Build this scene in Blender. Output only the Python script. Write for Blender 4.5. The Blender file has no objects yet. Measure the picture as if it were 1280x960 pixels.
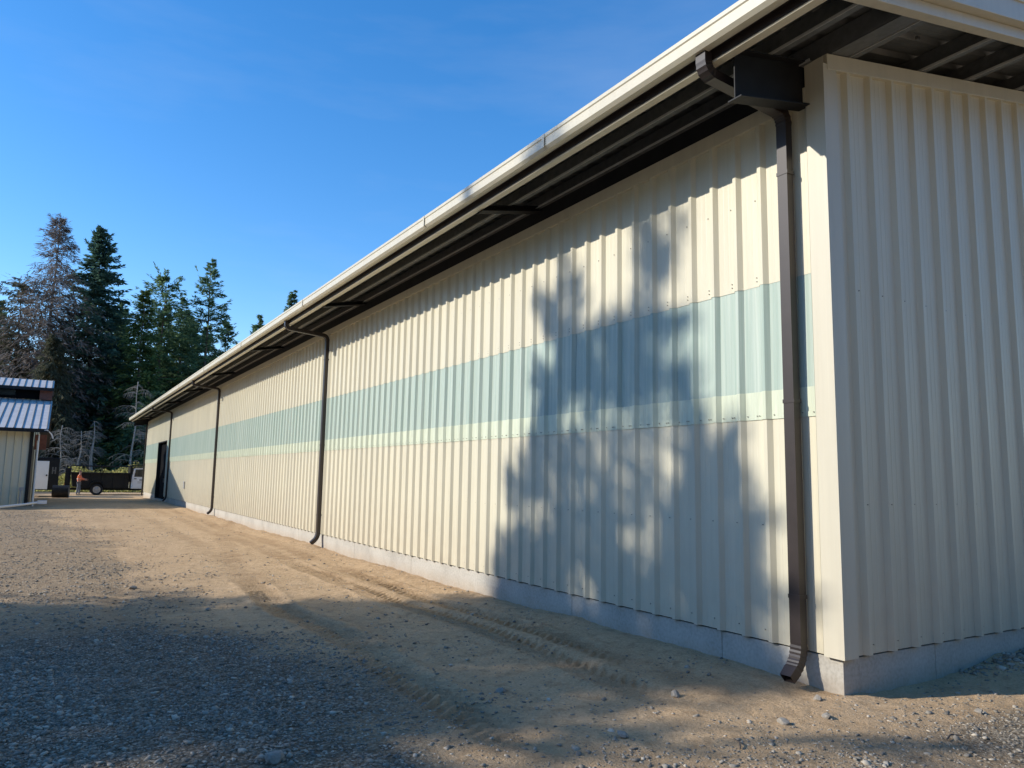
import bpy, math, random
import numpy as np
from mathutils import Vector, Matrix

random.seed(7)
rng = np.random.default_rng(7)
scene = bpy.context.scene
COL = scene.collection
R = math.radians

# ------------------------------------------------------------------ helpers
def tag(o, label=None, cat=None, group=None, kind=None):
    if label: o['label'] = label
    if cat: o['category'] = cat
    if group: o['group'] = group
    if kind: o['kind'] = kind
    return o

def empty(name, loc, label, cat, group=None, rz=0.0):
    o = bpy.data.objects.new(name, None)
    o.empty_display_size = 0.3
    COL.objects.link(o)
    o.location = loc
    o.rotation_euler.z = rz
    return tag(o, label, cat, group)

def link(name, me, mats, parent=None, loc=None):
    o = bpy.data.objects.new(name, me)
    COL.objects.link(o)
    if not isinstance(mats, (list, tuple)): mats = [mats]
    for m in mats: me.materials.append(m)
    if parent is not None: o.parent = parent
    if loc is not None: o.location = loc
    return o

def np_mesh(name, V, F, smooth=False, midx=None):
    V = np.asarray(V, np.float32); F = np.asarray(F, np.int32)
    me = bpy.data.meshes.new(name)
    n, k = F.shape
    me.vertices.add(len(V)); me.vertices.foreach_set('co', V.ravel())
    me.loops.add(n*k); me.loops.foreach_set('vertex_index', F.ravel())
    me.polygons.add(n)
    me.polygons.foreach_set('loop_start', np.arange(0, n*k, k, dtype=np.int32))
    me.polygons.foreach_set('loop_total', np.full(n, k, np.int32))
    if midx is not None: me.polygons.foreach_set('material_index', np.asarray(midx, np.int32))
    me.update(calc_edges=True)
    if smooth: me.polygons.foreach_set('use_smooth', np.ones(n, bool))
    me.validate()
    return me

class MB:
    """collects shapes, then links them as one mesh object"""
    def __init__(s): s.v = []; s.f = []; s.m = []
    def add(s, V, F, mi=0):
        b = len(s.v); s.v += [tuple(p) for p in V]
        s.f += [tuple(i+b for i in f) for f in F]; s.m += [mi]*len(F)
    def box(s, x0, x1, y0, y1, z0, z1, mi=0, slope=0.0, sx=0.0):
        V = []
        for x in (x0, x1):
            for y in (y0, y1):
                for z in (z0, z1):
                    V.append((x, y, z + slope*(x-sx)))
        s.add(V, [(0,1,3,2),(4,6,7,5),(0,4,5,1),(2,3,7,6),(0,2,6,4),(1,5,7,3)], mi)
    def obox(s, c, ax, ay, az, mi=0):
        c = Vector(c); ax = Vector(ax); ay = Vector(ay); az = Vector(az)
        V = [c + i*ax + j*ay + k*az for i in (-1,1) for j in (-1,1) for k in (-1,1)]
        s.add(V, [(0,1,3,2),(4,6,7,5),(0,4,5,1),(2,3,7,6),(0,2,6,4),(1,5,7,3)], mi)
    def prism_y(s, prof, y0, y1, mi=0, caps=True):
        n = len(prof)
        V = [(x, y0, z) for x, z in prof] + [(x, y1, z) for x, z in prof]
        F = [(i, (i+1) % n, (i+1) % n + n, i+n) for i in range(n)]
        if caps: F += [tuple(range(n))[::-1], tuple(range(n, 2*n))]
        s.add(V, F, mi)
    def prism_x(s, prof, x0, x1, mi=0, caps=True):
        n = len(prof)
        V = [(x0, y, z) for y, z in prof] + [(x1, y, z) for y, z in prof]
        F = [(i, (i+1) % n, (i+1) % n + n, i+n) for i in range(n)]
        if caps: F += [tuple(range(n))[::-1], tuple(range(n, 2*n))]
        s.add(V, F, mi)
    def tube(s, pts, rad, n=8, mi=0, caps=True):
        pts = [Vector(p) for p in pts]
        if not isinstance(rad, (list, tuple)): rad = [rad]*len(pts)
        V = []; up = Vector((0.03, 0.02, 1.0))
        for i, p in enumerate(pts):
            d = (pts[min(i+1, len(pts)-1)] - pts[max(i-1, 0)]).normalized()
            ref = up if abs(d.dot(up.normalized())) < .95 else Vector((1, 0.01, 0))
            a = d.cross(ref).normalized(); b = a.cross(d)
            for k in range(n):
                t = 2*math.pi*k/n
                V.append(p + rad[i]*(math.cos(t)*a + math.sin(t)*b))
        F = []
        for i in range(len(pts)-1):
            for k in range(n):
                F.append((i*n+k, i*n+(k+1) % n, (i+1)*n+(k+1) % n, (i+1)*n+k))
        if caps: F += [tuple(range(n))[::-1], tuple(range((len(pts)-1)*n, len(pts)*n))]
        s.add(V, F, mi)
    def rect_sweep(s, path, y, wy, d, mi=0, scales=None):
        """rectangular pipe along a path in the XZ plane"""
        P = [Vector((p[0], p[1])) for p in path]; V = []
        for i, p in enumerate(P):
            t = (P[min(i+1, len(P)-1)] - P[max(i-1, 0)]).normalized()
            nrm = Vector((-t.y, t.x)); sc = scales[i] if scales else 1.0
            for (a, b) in ((-1,-1), (-1,1), (1,1), (1,-1)):
                q = p + nrm*(d/2*a*sc)
                V.append((q.x, y + wy/2*b*sc, q.y))
        F = []
        for i in range(len(P)-1):
            for k in range(4):
                F.append((i*4+k, i*4+(k+1) % 4, i*4+4+(k+1) % 4, i*4+4+k))
        F.append((3,2,1,0))
        s.add(V, F, mi)
    def build(s, name, mats, parent=None, smooth=False, bevel=0, loc=None):
        me = bpy.data.meshes.new(name)
        me.from_pydata(s.v, [], s.f)
        me.polygons.foreach_set('material_index', s.m)
        if smooth: me.polygons.foreach_set('use_smooth', [True]*len(s.f))
        me.update()
        import bmesh
        bm = bmesh.new(); bm.from_mesh(me); bmesh.ops.recalc_face_normals(bm, faces=bm.faces); bm.to_mesh(me); bm.free()
        o = link(name, me, mats, parent, loc)
        if bevel:
            b = o.modifiers.new('bevel', 'BEVEL'); b.width = bevel; b.segments = 2; b.limit_method = 'ANGLE'
        return o

def bez(p0, p1, p2, n):
    out = []
    for i in range(n+1):
        t = i/n
        out.append(((1-t)**2*p0[0]+2*t*(1-t)*p1[0]+t*t*p2[0], (1-t)**2*p0[1]+2*t*(1-t)*p1[1]+t*t*p2[1]))
    return out

# ------------------------------------------------------------------ value noise
_grid = rng.random((256, 256)).astype(np.float32)
def vnoise(x, y, f, off=0):
    x = np.asarray(x)*f + 31.7*off + 1000.3; y = np.asarray(y)*f + 17.3*off + 1000.7
    xi = np.floor(x).astype(int); yi = np.floor(y).astype(int)
    fx = x-xi; fy = y-yi
    fx = fx*fx*(3-2*fx); fy = fy*fy*(3-2*fy)
    g = lambda a, b: _grid[a % 256, b % 256]
    return (g(xi,yi)*(1-fx)*(1-fy)+g(xi+1,yi)*fx*(1-fy)+g(xi,yi+1)*(1-fx)*fy+g(xi+1,yi+1)*fx*fy)*2-1
def sstep(a, b, x):
    t = np.clip((x-a)/(b-a), 0, 1); return t*t*(3-2*t)

# ------------------------------------------------------------------ materials
def new_mat(name):
    m = bpy.data.materials.new(name); m.use_nodes = True
    nt = m.node_tree; b = nt.nodes['Principled BSDF']
    return m, nt, b

def N(nt, t, **kw):
    n = nt.nodes.new(t)
    for k, v in kw.items():
        if k in n.inputs.keys(): n.inputs[k].default_value = v
        else: setattr(n, k, v)
    return n

def mix_rgb(nt, fac, a, b, blend='MIX'):
    m = nt.nodes.new('ShaderNodeMix'); m.data_type = 'RGBA'; m.blend_type = blend
    for sock, val in ((m.inputs[0], fac), (m.inputs[6], a), (m.inputs[7], b)):
        if isinstance(val, bpy.types.NodeSocket): nt.links.new(val, sock)
        elif isinstance(val, (int, float)): sock.default_value = val
        else: sock.default_value = (*val[:3], 1)
    return m.outputs[2]

def ramp(nt, src, stops):
    r = nt.nodes.new('ShaderNodeValToRGB')
    el = r.color_ramp.elements
    while len(el) > 1: el.remove(el[0])
    el[0].position = stops[0][0]; el[0].color = (*stops[0][1], 1)
    for p, c in stops[1:]:
        e = el.new(p); e.color = (*c, 1)
    nt.links.new(src, r.inputs[0]); return r.outputs[0]

def simple(name, col, rough=.5, metal=0.0, var=.12, scale=3.0, bump=0.0, bscale=40, spec=.5, stretch=None):
    m, nt, b = new_mat(name)
    tc = N(nt, 'ShaderNodeTexCoord'); vec = tc.outputs['Object']
    if stretch:
        mp = N(nt, 'ShaderNodeMapping'); mp.inputs['Scale'].default_value = stretch
        nt.links.new(vec, mp.inputs[0]); vec = mp.outputs[0]
    nz = N(nt, 'ShaderNodeTexNoise', Scale=scale, Detail=6.0, Roughness=.6)
    nt.links.new(vec, nz.inputs['Vector'])
    lo = [c*(1-var) for c in col]; hi = [min(1, c*(1+var)) for c in col]
    c = ramp(nt, nz.outputs['Fac'], [(.3, lo), (.7, hi)])
    nt.links.new(c, b.inputs['Base Color'])
    b.inputs['Roughness'].default_value = rough; b.inputs['Metallic'].default_value = metal
    b.inputs['Specular IOR Level'].default_value = spec
    if bump:
        n2 = N(nt, 'ShaderNodeTexNoise', Scale=bscale, Detail=5.0)
        nt.links.new(tc.outputs['Object'], n2.inputs['Vector'])
        bp = N(nt, 'ShaderNodeBump', Strength=bump, Distance=.01)
        nt.links.new(n2.outputs['Fac'], bp.inputs['Height']); nt.links.new(bp.outputs[0], b.inputs['Normal'])
    return m

def painted_metal(name, col, rough=.42, dust=.55, oil=.2):
    """painted steel sheet: faint vertical streaks, dust near the ground, oil-canning"""
    m, nt, b = new_mat(name)
    tc = N(nt, 'ShaderNodeTexCoord'); geo = N(nt, 'ShaderNodeNewGeometry')
    mp = N(nt, 'ShaderNodeMapping'); mp.inputs['Scale'].default_value = (9, 9, .35)
    nt.links.new(geo.outputs['Position'], mp.inputs[0])
    nz = N(nt, 'ShaderNodeTexNoise', Scale=1.0, Detail=7.0, Roughness=.65); nt.links.new(mp.outputs[0], nz.inputs['Vector'])
    c = ramp(nt, nz.outputs['Fac'], [(.25, [x*.82 for x in col]), (.6, col), (.85, [min(1, x*1.05) for x in col])])
    n3 = N(nt, 'ShaderNodeTexNoise', Scale=.6, Detail=4.0); nt.links.new(geo.outputs['Position'], n3.inputs['Vector'])
    c = mix_rgb(nt, n3.outputs['Fac'], c, [col[0]*.93, col[1]*.94, col[2]*.96])
    sp0 = N(nt, 'ShaderNodeSeparateXYZ'); nt.links.new(geo.outputs['Position'], sp0.inputs[0])
    dv = N(nt, 'ShaderNodeMath', operation='DIVIDE'); nt.links.new(sp0.outputs[1], dv.inputs[0]); dv.inputs[1].default_value = .879
    fl = N(nt, 'ShaderNodeMath', operation='FLOOR'); nt.links.new(dv.outputs[0], fl.inputs[0])
    wn = N(nt, 'ShaderNodeTexWhiteNoise', noise_dimensions='1D'); nt.links.new(fl.outputs[0], wn.inputs['W'])
    c = mix_rgb(nt, .5, c, ramp(nt, wn.outputs['Value'], [(0, (.90, .90, .91)), (1, (1, 1, 1))]), 'MULTIPLY')
    # dust splashed up from the ground
    sp = N(nt, 'ShaderNodeSeparateXYZ'); nt.links.new(geo.outputs['Position'], sp.inputs[0])
    mr = N(nt, 'ShaderNodeMapRange'); mr.inputs[1].default_value = 1.3; mr.inputs[2].default_value = .2
    nt.links.new(sp.outputs[2], mr.inputs[0])
    n4 = N(nt, 'ShaderNodeTexNoise', Scale=5.0, Detail=6.0); nt.links.new(geo.outputs['Position'], n4.inputs['Vector'])
    mu = N(nt, 'ShaderNodeMath', operation='MULTIPLY'); nt.links.new(mr.outputs[0], mu.inputs[0]); nt.links.new(n4.outputs['Fac'], mu.inputs[1])
    mu2 = N(nt, 'ShaderNodeMath', operation='MULTIPLY'); nt.links.new(mu.outputs[0], mu2.inputs[0]); mu2.inputs[1].default_value = dust
    c = mix_rgb(nt, mu2.outputs[0], c, (.42, .34, .24))
    nt.links.new(c, b.inputs['Base Color'])
    b.inputs['Roughness'].default_value = rough
    b.inputs['Specular IOR Level'].default_value = .4
    mp2 = N(nt, 'ShaderNodeMapping'); mp2.inputs['Scale'].default_value = (3.2, 3.2, .8)
    nt.links.new(geo.outputs['Position'], mp2.inputs[0])
    n2 = N(nt, 'ShaderNodeTexNoise', Scale=1.4, Detail=2.0); nt.links.new(mp2.outputs[0], n2.inputs['Vector'])
    bp = N(nt, 'ShaderNodeBump', Strength=oil, Distance=.05)
    nt.links.new(n2.outputs['Fac'], bp.inputs['Height']); nt.links.new(bp.outputs[0], b.inputs['Normal'])
    return m

M = {}
CREAM = (.72, .66, .485)
M['cream'] = painted_metal('cream painted steel', CREAM)
M['cream_trim'] = painted_metal('cream trim', (.675, .615, .465), .42, .3, .06)
M['bronze'] = simple('dark bronze paint', (.032, .023, .020), .42, 0, .15, 6)
M['black_steel'] = simple('black primed steel', (.014, .0145, .016), .6, 0, .25, 8, spec=.25)
M['galv'] = simple('galvanised steel', (.15, .155, .155), .5, .3, .22, 12)
M['deck'] = simple('bare roof sheet', (.20, .205, .20), .5, .4, .12, 4)
M['galv_lip_highlight'] = simple('galvanised lip with painted highlight', (.50, .50, .48), .4, .1, .1, 12)  # lighter copy of the galvanised colour, painting a highlight along the lips
M['dark'] = simple('dark void', (.006, .006, .007), .9, 0, .2, 4, spec=.05)
M['screw'] = simple('screw head', (.30, .27, .22), .4, .4, .1)
M['interior'] = simple('interior liner', (.10, .12, .13), .6, 0, .1)
M['white'] = simple('white paint', (.86, .86, .85), .35, 0, .03)
M['rubber'] = simple('rubber', (.022, .022, .023), .8, 0, .2, 20)
M['black_paint'] = simple('black paint', (.012, .013, .015), .4, 0, .2, 3, spec=.25)
M['glass'] = simple('dark glass', (.012, .015, .018), .08, 0, .1, 2)
M['steel'] = simple('wheel steel', (.42, .42, .43), .4, .7, .15, 8)
M['redwood'] = simple('red brown boards', (.16, .055, .035), .7, 0, .25, 9, .3, 30)
M['pvc'] = simple('white pvc', (.70, .70, .68), .4, 0, .06)
M['plastic'] = simple('black plastic', (.028, .029, .031), .55, 0, .2, 8)
M['grey_box'] = simple('grey cover', (.33, .33, .32), .5, 0, .08)
M['tail_red'] = simple('red lens', (.35, .02, .015), .25, 0, .05)

def concrete():
    m, nt, b = new_mat('concrete'); geo = N(nt, 'ShaderNodeNewGeometry')
    n1 = N(nt, 'ShaderNodeTexNoise', Scale=1.6, Detail=8.0, Roughness=.65); nt.links.new(geo.outputs['Position'], n1.inputs['Vector'])
    c = ramp(nt, n1.outputs['Fac'], [(.25, (.38, .35, .285)), (.5, (.47, .435, .355)), (.8, (.54, .505, .42))])
    n2 = N(nt, 'ShaderNodeTexNoise', Scale=35.0, Detail=5.0); nt.links.new(geo.outputs['Position'], n2.inputs['Vector'])
    st_ = N(nt, 'ShaderNodeTexNoise', Scale=.8, Detail=9.0, Roughness=.7); nt.links.new(geo.outputs['Position'], st_.inputs['Vector'])
    c = mix_rgb(nt, .6, c, ramp(nt, st_.outputs['Fac'], [(.35, (.72, .71, .69)), (.55, (1, 1, 1))]), 'MULTIPLY')
    c = mix_rgb(nt, .25, c, ramp(nt, n2.outputs['Fac'], [(.3, (.22, .21, .2)), (.6, (.6, .58, .55))]))
    sp = N(nt, 'ShaderNodeSeparateXYZ'); nt.links.new(geo.outputs['Position'], sp.inputs[0])
    mr = N(nt, 'ShaderNodeMapRange'); mr.inputs[1].default_value = .14; mr.inputs[2].default_value = -.05
    nt.links.new(sp.outputs[2], mr.inputs[0])
    n3 = N(nt, 'ShaderNodeTexNoise', Scale=7.0, Detail=5.0); nt.links.new(geo.outputs['Position'], n3.inputs['Vector'])
    mu = N(nt, 'ShaderNodeMath', operation='MULTIPLY'); nt.links.new(mr.outputs[0], mu.inputs[0]); nt.links.new(n3.outputs['Fac'], mu.inputs[1])
    c = mix_rgb(nt, mu.outputs[0], c, (.40, .29, .18))
    nt.links.new(c, b.inputs['Base Color']); b.inputs['Roughness'].default_value = .85
    bp = N(nt, 'ShaderNodeBump', Strength=.25, Distance=.004); nt.links.new(n2.outputs['Fac'], bp.inputs['Height'])
    nt.links.new(bp.outputs[0], b.inputs['Normal'])
    return m
M['concrete'] = concrete()

def translucent():
    m, nt, b = new_mat('translucent fibreglass'); geo = N(nt, 'ShaderNodeNewGeometry')
    mp = N(nt, 'ShaderNodeMapping'); mp.inputs['Scale'].default_value = (26, 26, .4); nt.links.new(geo.outputs['Position'], mp.inputs[0])
    nz = N(nt, 'ShaderNodeTexNoise', Scale=1.0, Detail=6.0, Roughness=.6); nt.links.new(mp.outputs[0], nz.inputs['Vector'])
    c = ramp(nt, nz.outputs['Fac'], [(.3, (.44, .555, .465)), (.7, (.66, .735, .625))])
    nt.links.new(c, b.inputs['Base Color']); b.inputs['Roughness'].default_value = .38; b.inputs['Specular IOR Level'].default_value = .35
    tr = N(nt, 'ShaderNodeBsdfTransparent', Color=(.80, .93, .88, 1))
    mx = N(nt, 'ShaderNodeMixShader'); mx.inputs[0].default_value = .80
    nt.links.new(tr.outputs[0], mx.inputs[1]); nt.links.new(b.outputs[0], mx.inputs[2])
    nt.links.new(mx.outputs[0], nt.nodes['Material Output'].inputs[0])
    return m
M['translucent'] = translucent()
M['lap'] = simple('fibreglass lapped over cream steel', (.62, .655, .49), .40, 0, .12, 6, stretch=(3, 3, .3))

def foliage(name, dark, light, accent=None, transl=.52):
    m, nt, b = new_mat(name); geo = N(nt, 'ShaderNodeNewGeometry')
    n1 = N(nt, 'ShaderNodeTexNoise', Scale=.45, Detail=3.0); nt.links.new(geo.outputs['Position'], n1.inputs['Vector'])
    ad = N(nt, 'ShaderNodeMath', operation='ADD'); nt.links.new(geo.outputs['Random Per Island'], ad.inputs[0]); nt.links.new(n1.outputs['Fac'], ad.inputs[1])
    hf = N(nt, 'ShaderNodeMath', operation='MULTIPLY'); nt.links.new(ad.outputs[0], hf.inputs[0]); hf.inputs[1].default_value = .5
    stops = [(.2, dark), (.62, light)]
    if accent: stops.append((.82, accent))
    c = ramp(nt, hf.outputs[0], stops)
    nt.links.new(c, b.inputs['Base Color']); b.inputs['Roughness'].default_value = .75; b.inputs['Specular IOR Level'].default_value = .2
    t = N(nt, 'ShaderNodeBsdfTranslucent'); nt.links.new(c, t.inputs[0])
    mx = N(nt, 'ShaderNodeMixShader'); mx.inputs[0].default_value = transl
    nt.links.new(b.outputs[0], mx.inputs[1]); nt.links.new(t.outputs[0], mx.inputs[2])
    nt.links.new(mx.outputs[0], nt.nodes['Material Output'].inputs[0])
    return m
M['spruce'] = foliage('spruce needles', (.045, .10, .08), (.10, .18, .13), (.15, .23, .14))
M['fir'] = foliage('fir needles', (.075, .13, .078), (.16, .25, .12), (.22, .31, .13))
M['fir_light'] = foliage('light fir needles', (.045, .085, .038), (.125, .195, .065), (.21, .26, .08))
M['deadneedle'] = foliage('dead needles', (.12, .10, .09), (.22, .185, .162), (.29, .245, .21), .35)
M['mixneedle'] = foliage('browning needles', (.05, .056, .036), (.11, .115, .07), (.16, .14, .085))
M['brush'] = foliage('brush leaves', (.22, .21, .06), (.50, .46, .16), (.66, .58, .24), .6)
M['forest'] = foliage('far forest', (.020, .040, .034), (.040, .072, .05), (.07, .105, .06))
M['bark'] = simple('bark', (.10, .080, .065), .9, 0, .35, 9, .6, 20, stretch=(1, 1, .2))
M['bark_pale'] = simple('pale dead wood', (.34, .31, .27), .9, 0, .3, 9, .5, 20, stretch=(1, 1, .2))
M['twig'] = simple('grey dead twigs', (.24, .22, .19), .9, 0, .25, 4)

# ------------------------------------------------------------------ ground
def track(x, y, xc, w, lam, y0, y1, sgn):
    d = (x-xc)/w
    inside = np.exp(-(d**4)) * sstep(y0-.3, y0+.3, y) * (1-sstep(y1-2., y1, y))
    ph = 2*np.pi*(y/lam + sgn*np.abs(d)*1.3)
    lug = np.tanh(3.5*np.sin(ph+.5*vnoise(x, y, 2.2, 33)))*.5+.5; lug = lug*(.75+.35*vnoise(x, y, 1.4, 34))
    return -inside*.022 + inside*lug*.034 + .016*np.exp(-((np.abs(d)-1.25)/.3)**2)*sstep(y0-.3, y0+.3, y)*(1-sstep(y1-2., y1, y))

def gravel_mask(x, y):
    w1 = vnoise(x, y, .55, 1)*.6 + vnoise(x, y, 1.6, 2)*.35
    a = sstep(-2.9, -4.3, x + .9*w1 + .10*np.clip(y-5, 0, 30)*0.6) * (1 - .45*sstep(4.2, 6.2, y)*(1-sstep(7., 8.5, y)))
    b = sstep(-.35, -1.0, y + .35*w1) * sstep(-1.2, .2, x + .5*w1) * .75
    c = sstep(1.2, -.6, y + .25*(x+3) + .5*w1) * .55
    d = .35*sstep(.05, .6, vnoise(x, y, .7, 3)) * sstep(-1.8, -3.2, x)
    back = 1-.85*sstep(-2.6, -4.5, y)  # unseen ground behind the camera kept as tan dirt for warm bounce light
    b = b*back; c = c*back; a = a*back; d = d*back
    near = back*sstep(9, 3, np.hypot(x+5.4, y+3.8)) * sstep(-2.6, -4.2, x+.6*w1)
    far = sstep(4.5, 7.5, y)
    return np.clip(np.maximum.reduce([a*(.92-.42*far), b, c*.8, d*(1-.4*far), near]), 0, 1)

def gh(x, y):
    x = np.asarray(x, float); y = np.asarray(y, float)
    h = -.025 - .025*sstep(1., 8., y) - .09*sstep(38., 56., y) + .03*sstep(28, 38, y)*(1-sstep(40, 50, y))
    near = sstep(90, 40, np.hypot(x, y-10))
    h = h + near*(.022*vnoise(x, y, .35, 4) + .012*vnoise(x, y, 1.1, 5) + .006*vnoise(x, y, 3.3, 6))
    fine = sstep(24, 10, np.hypot(x+3, y))
    h = h + fine*(.0065*vnoise(x, y, 8, 7) + .0065*np.abs(vnoise(x, y, 15, 8))*sstep(-.2, .6, vnoise(x, y, 1.2, 35)) + .003*vnoise(x, y, 21, 36))
    # loose dirt pushed up against the footing
    h = h + (.030 + .028*vnoise(x, y, 1.3, 9) + .012*vnoise(x, y, 5, 10)) * np.exp(-((x+.18)/.30)**2) * sstep(.1, 1.2, y) * (1-sstep(50, 54, y))
    # gravel heap at the end wall
    h = h + .085*np.exp(-((y+.05)/.30)**2)*sstep(1.2, 2.4, x)*(1+.4*vnoise(x, y, 4, 11))
    h = h - .035*np.exp(-((y+.12)/.16)**2)*sstep(.15, .4, x)*(1-sstep(.9, 1.5, x))
    h = h - .03*np.exp(-(((x+.25)/.18)**2+((y-.25)/.2)**2))
    near2 = (1-sstep(14, 20, y))
    wob = .10*np.sin(y*.55) + .05*np.sin(y*1.7+1)
    h = h + near2*(track(x, y, -.80+.3*wob, .17, .125, 1.6, 10., 1) + track(x, y, -1.32+.5*wob, .18, .125, .9, 12., -1)
                   + track(x, y, -2.82+wob+.012*(y-2)**2*0.5, .20, .12, .4, 9.5, 1))
    h = h - .02*np.exp(-(((x+4.55-.05*(y-6)+.1*np.sin(y*.4))/.13)**2))*sstep(5, 6.5, y)*(1-sstep(14, 18, y))
    h = h - .018*np.exp(-(((x+2.2+.15*np.sin(y*.2))/.3)**2))*sstep(8, 10, y)*(1-sstep(28, 36, y))
    return h

def lines(segs):
    out = [segs[0][0]]
    for a, b, s in segs:
        n = max(1, int(round((b-a)/s))); out += list(np.linspace(a, b, n+1)[1:])
    return np.array(out)
gx = lines([(-3000,-400,650),(-400,-100,50),(-100,-30,7),(-30,-8,.6),(-8,-6,.08),(-6,2.6,.022),(2.6,4,.08),(4,20,1.),(20,100,10),(100,400,60),(400,3000,650)])
gy = lines([(-3000,-400,650),(-400,-60,40),(-60,-6,4),(-6,-2,.2),(-2,7.5,.022),(7.5,14,.05),(14,30,.15),(30,70,.6),(70,140,5),(140,500,60),(500,3000,500)])
GX, GY = np.meshgrid(gx, gy)
GZ = gh(GX, GY)
V = np.stack([GX.ravel(), GY.ravel(), GZ.ravel()], 1)
nx, ny = len(gx), len(gy)
ii = (np.arange(ny-1)[:, None]*nx + np.arange(nx-1)[None, :]).ravel()
F = np.stack([ii, ii+1, ii+1+nx, ii+nx], 1)
me = np_mesh('ground', V, F, smooth=True)
att = me.attributes.new('gravel', 'FLOAT', 'POINT')
att.data.foreach_set('value', gravel_mask(GX, GY).ravel().astype(np.float32))

yy = (1-sstep(26, 44, GY))*sstep(-.5, 1.0, GY)
rut = np.zeros_like(GX)
for xc, w_, amp in ((-.80, .20, 1.), (-1.32, .20, .9), (-2.82, .22, .8), (-2.35, .22, .5), (-3.9, .2, .45), (-4.5, .2, .45)):
    cx_ = xc + .10*np.sin(GY*.55)*.3 + .05*np.sin(GY*.23+xc) + (.006*(GY-2)**2 if xc == -2.82 else 0)
    rut = np.maximum(rut, amp*np.exp(-((GX-cx_)/w_)**4))
rut = rut*yy*np.clip(.65+.6*vnoise(GX, GY, .6, 50), 0, 1)*np.clip(.75+.5*vnoise(GX, GY, 5, 51), 0, 1)
att = me.attributes.new('rut', 'FLOAT', 'POINT')
att.data.foreach_set('value', rut.ravel().astype(np.float32))

def ground_mat():
    m, nt, b = new_mat('dirt and gravel'); geo = N(nt, 'ShaderNodeNewGeometry'); P = geo.outputs['Position']
    at = N(nt, 'ShaderNodeAttribute', attribute_name='gravel')
    def noise(s, d=6.0, r=.6):
        n = N(nt, 'ShaderNodeTexNoise', Scale=s, Detail=d, Roughness=r); nt.links.new(P, n.inputs['Vector']); return n.outputs['Fac']
    big = noise(.35, 5); mid = noise(2.2, 7, .65); fin = noise(45, 6, .7)
    dirt = ramp(nt, mid, [(.25, (.45, .285, .14)), (.5, (.64, .425, .222)), (.78, (.74, .525, .31))])
    dirt = mix_rgb(nt, .35, dirt, ramp(nt, big, [(.3, (.48, .31, .158)), (.7, (.72, .51, .305))]))
    dirt = mix_rgb(nt, .5, dirt, ramp(nt, fin, [(.3, (.28, .18, .097)), (.7, (.76, .56, .36))]), 'MIX')
    vo = N(nt, 'ShaderNodeTexVoronoi', Scale=42.0); nt.links.new(P, vo.inputs['Vector'])
    v2 = N(nt, 'ShaderNodeTexVoronoi', Scale=90.0); nt.links.new(P, v2.inputs['Vector'])
    sepc = N(nt, 'ShaderNodeSeparateColor'); nt.links.new(vo.outputs['Color'], sepc.inputs[0])
    grav = ramp(nt, sepc.outputs[0], [(.0, (.12, .10, .072)), (.5, (.28, .24, .178)), (1., (.50, .43, .325))])
    edge = ramp(nt, vo.outputs['Distance'], [(.25, (1, 1, 1)), (.75, (.35, .32, .29))])
    grav = mix_rgb(nt, .8, grav, edge, 'MULTIPLY')
    ad = N(nt, 'ShaderNodeMath', operation='ADD'); nt.links.new(at.outputs['Fac'], ad.inputs[0])
    sb = N(nt, 'ShaderNodeMath', operation='SUBTRACT'); nt.links.new(fin, sb.inputs[0]); sb.inputs[1].default_value = .5
    ml = N(nt, 'ShaderNodeMath', operation='MULTIPLY'); nt.links.new(sb.outputs[0], ml.inputs[0]); ml.inputs[1].default_value = .8
    nt.links.new(ml.outputs[0], ad.inputs[1])
    fac = ramp(nt, ad.outputs[0], [(.2, (0, 0, 0)), (.75, (.92, .92, .92))])
    c = mix_rgb(nt, fac, dirt, grav)
    med = noise(7.0, 8, .72)
    c = mix_rgb(nt, .75, c, ramp(nt, med, [(.3, (.55, .51, .47)), (.5, (1, 1, 1)), (.75, (1, 1, 1))]), 'MULTIPLY')
    ru = N(nt, 'ShaderNodeAttribute', attribute_name='rut')
    c = mix_rgb(nt, ramp(nt, ru.outputs['Fac'], [(0, (0, 0, 0)), (1, (.75, .75, .75))]), c, mix_rgb(nt, 1.0, c, (.62, .57, .52), 'MULTIPLY'))
    nt.links.new(c, b.inputs['Base Color']); b.inputs['Roughness'].default_value = .95; b.inputs['Specular IOR Level'].default_value = .15
    # height: grit plus pebbles where there is gravel
    inv = N(nt, 'ShaderNodeMath', operation='SUBTRACT'); inv.inputs[0].default_value = 1; nt.links.new(vo.outputs['Distance'], inv.inputs[1])
    pm = N(nt, 'ShaderNodeMath', operation='MULTIPLY'); nt.links.new(inv.outputs[0], pm.inputs[0]); nt.links.new(fac, pm.inputs[1])
    hs = N(nt, 'ShaderNodeMath', operation='MULTIPLY_ADD'); nt.links.new(pm.outputs[0], hs.inputs[0]); hs.inputs[1].default_value = .9
    ms = N(nt, 'ShaderNodeMath', operation='MULTIPLY_ADD'); nt.links.new(med, ms.inputs[0]); ms.inputs[1].default_value = 2.2; nt.links.new(fin, ms.inputs[2])
    nt.links.new(ms.outputs[0], hs.inputs[2])
    bp = N(nt, 'ShaderNodeBump', Strength=.9, Distance=.022); nt.links.new(hs.outputs[0], bp.inputs['Height'])
    nt.links.new(bp.outputs[0], b.inputs['Normal'])
    return m
M['ground'] = ground_mat()
go = link('ground', me, M['ground']); tag(go, kind='structure')

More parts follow.
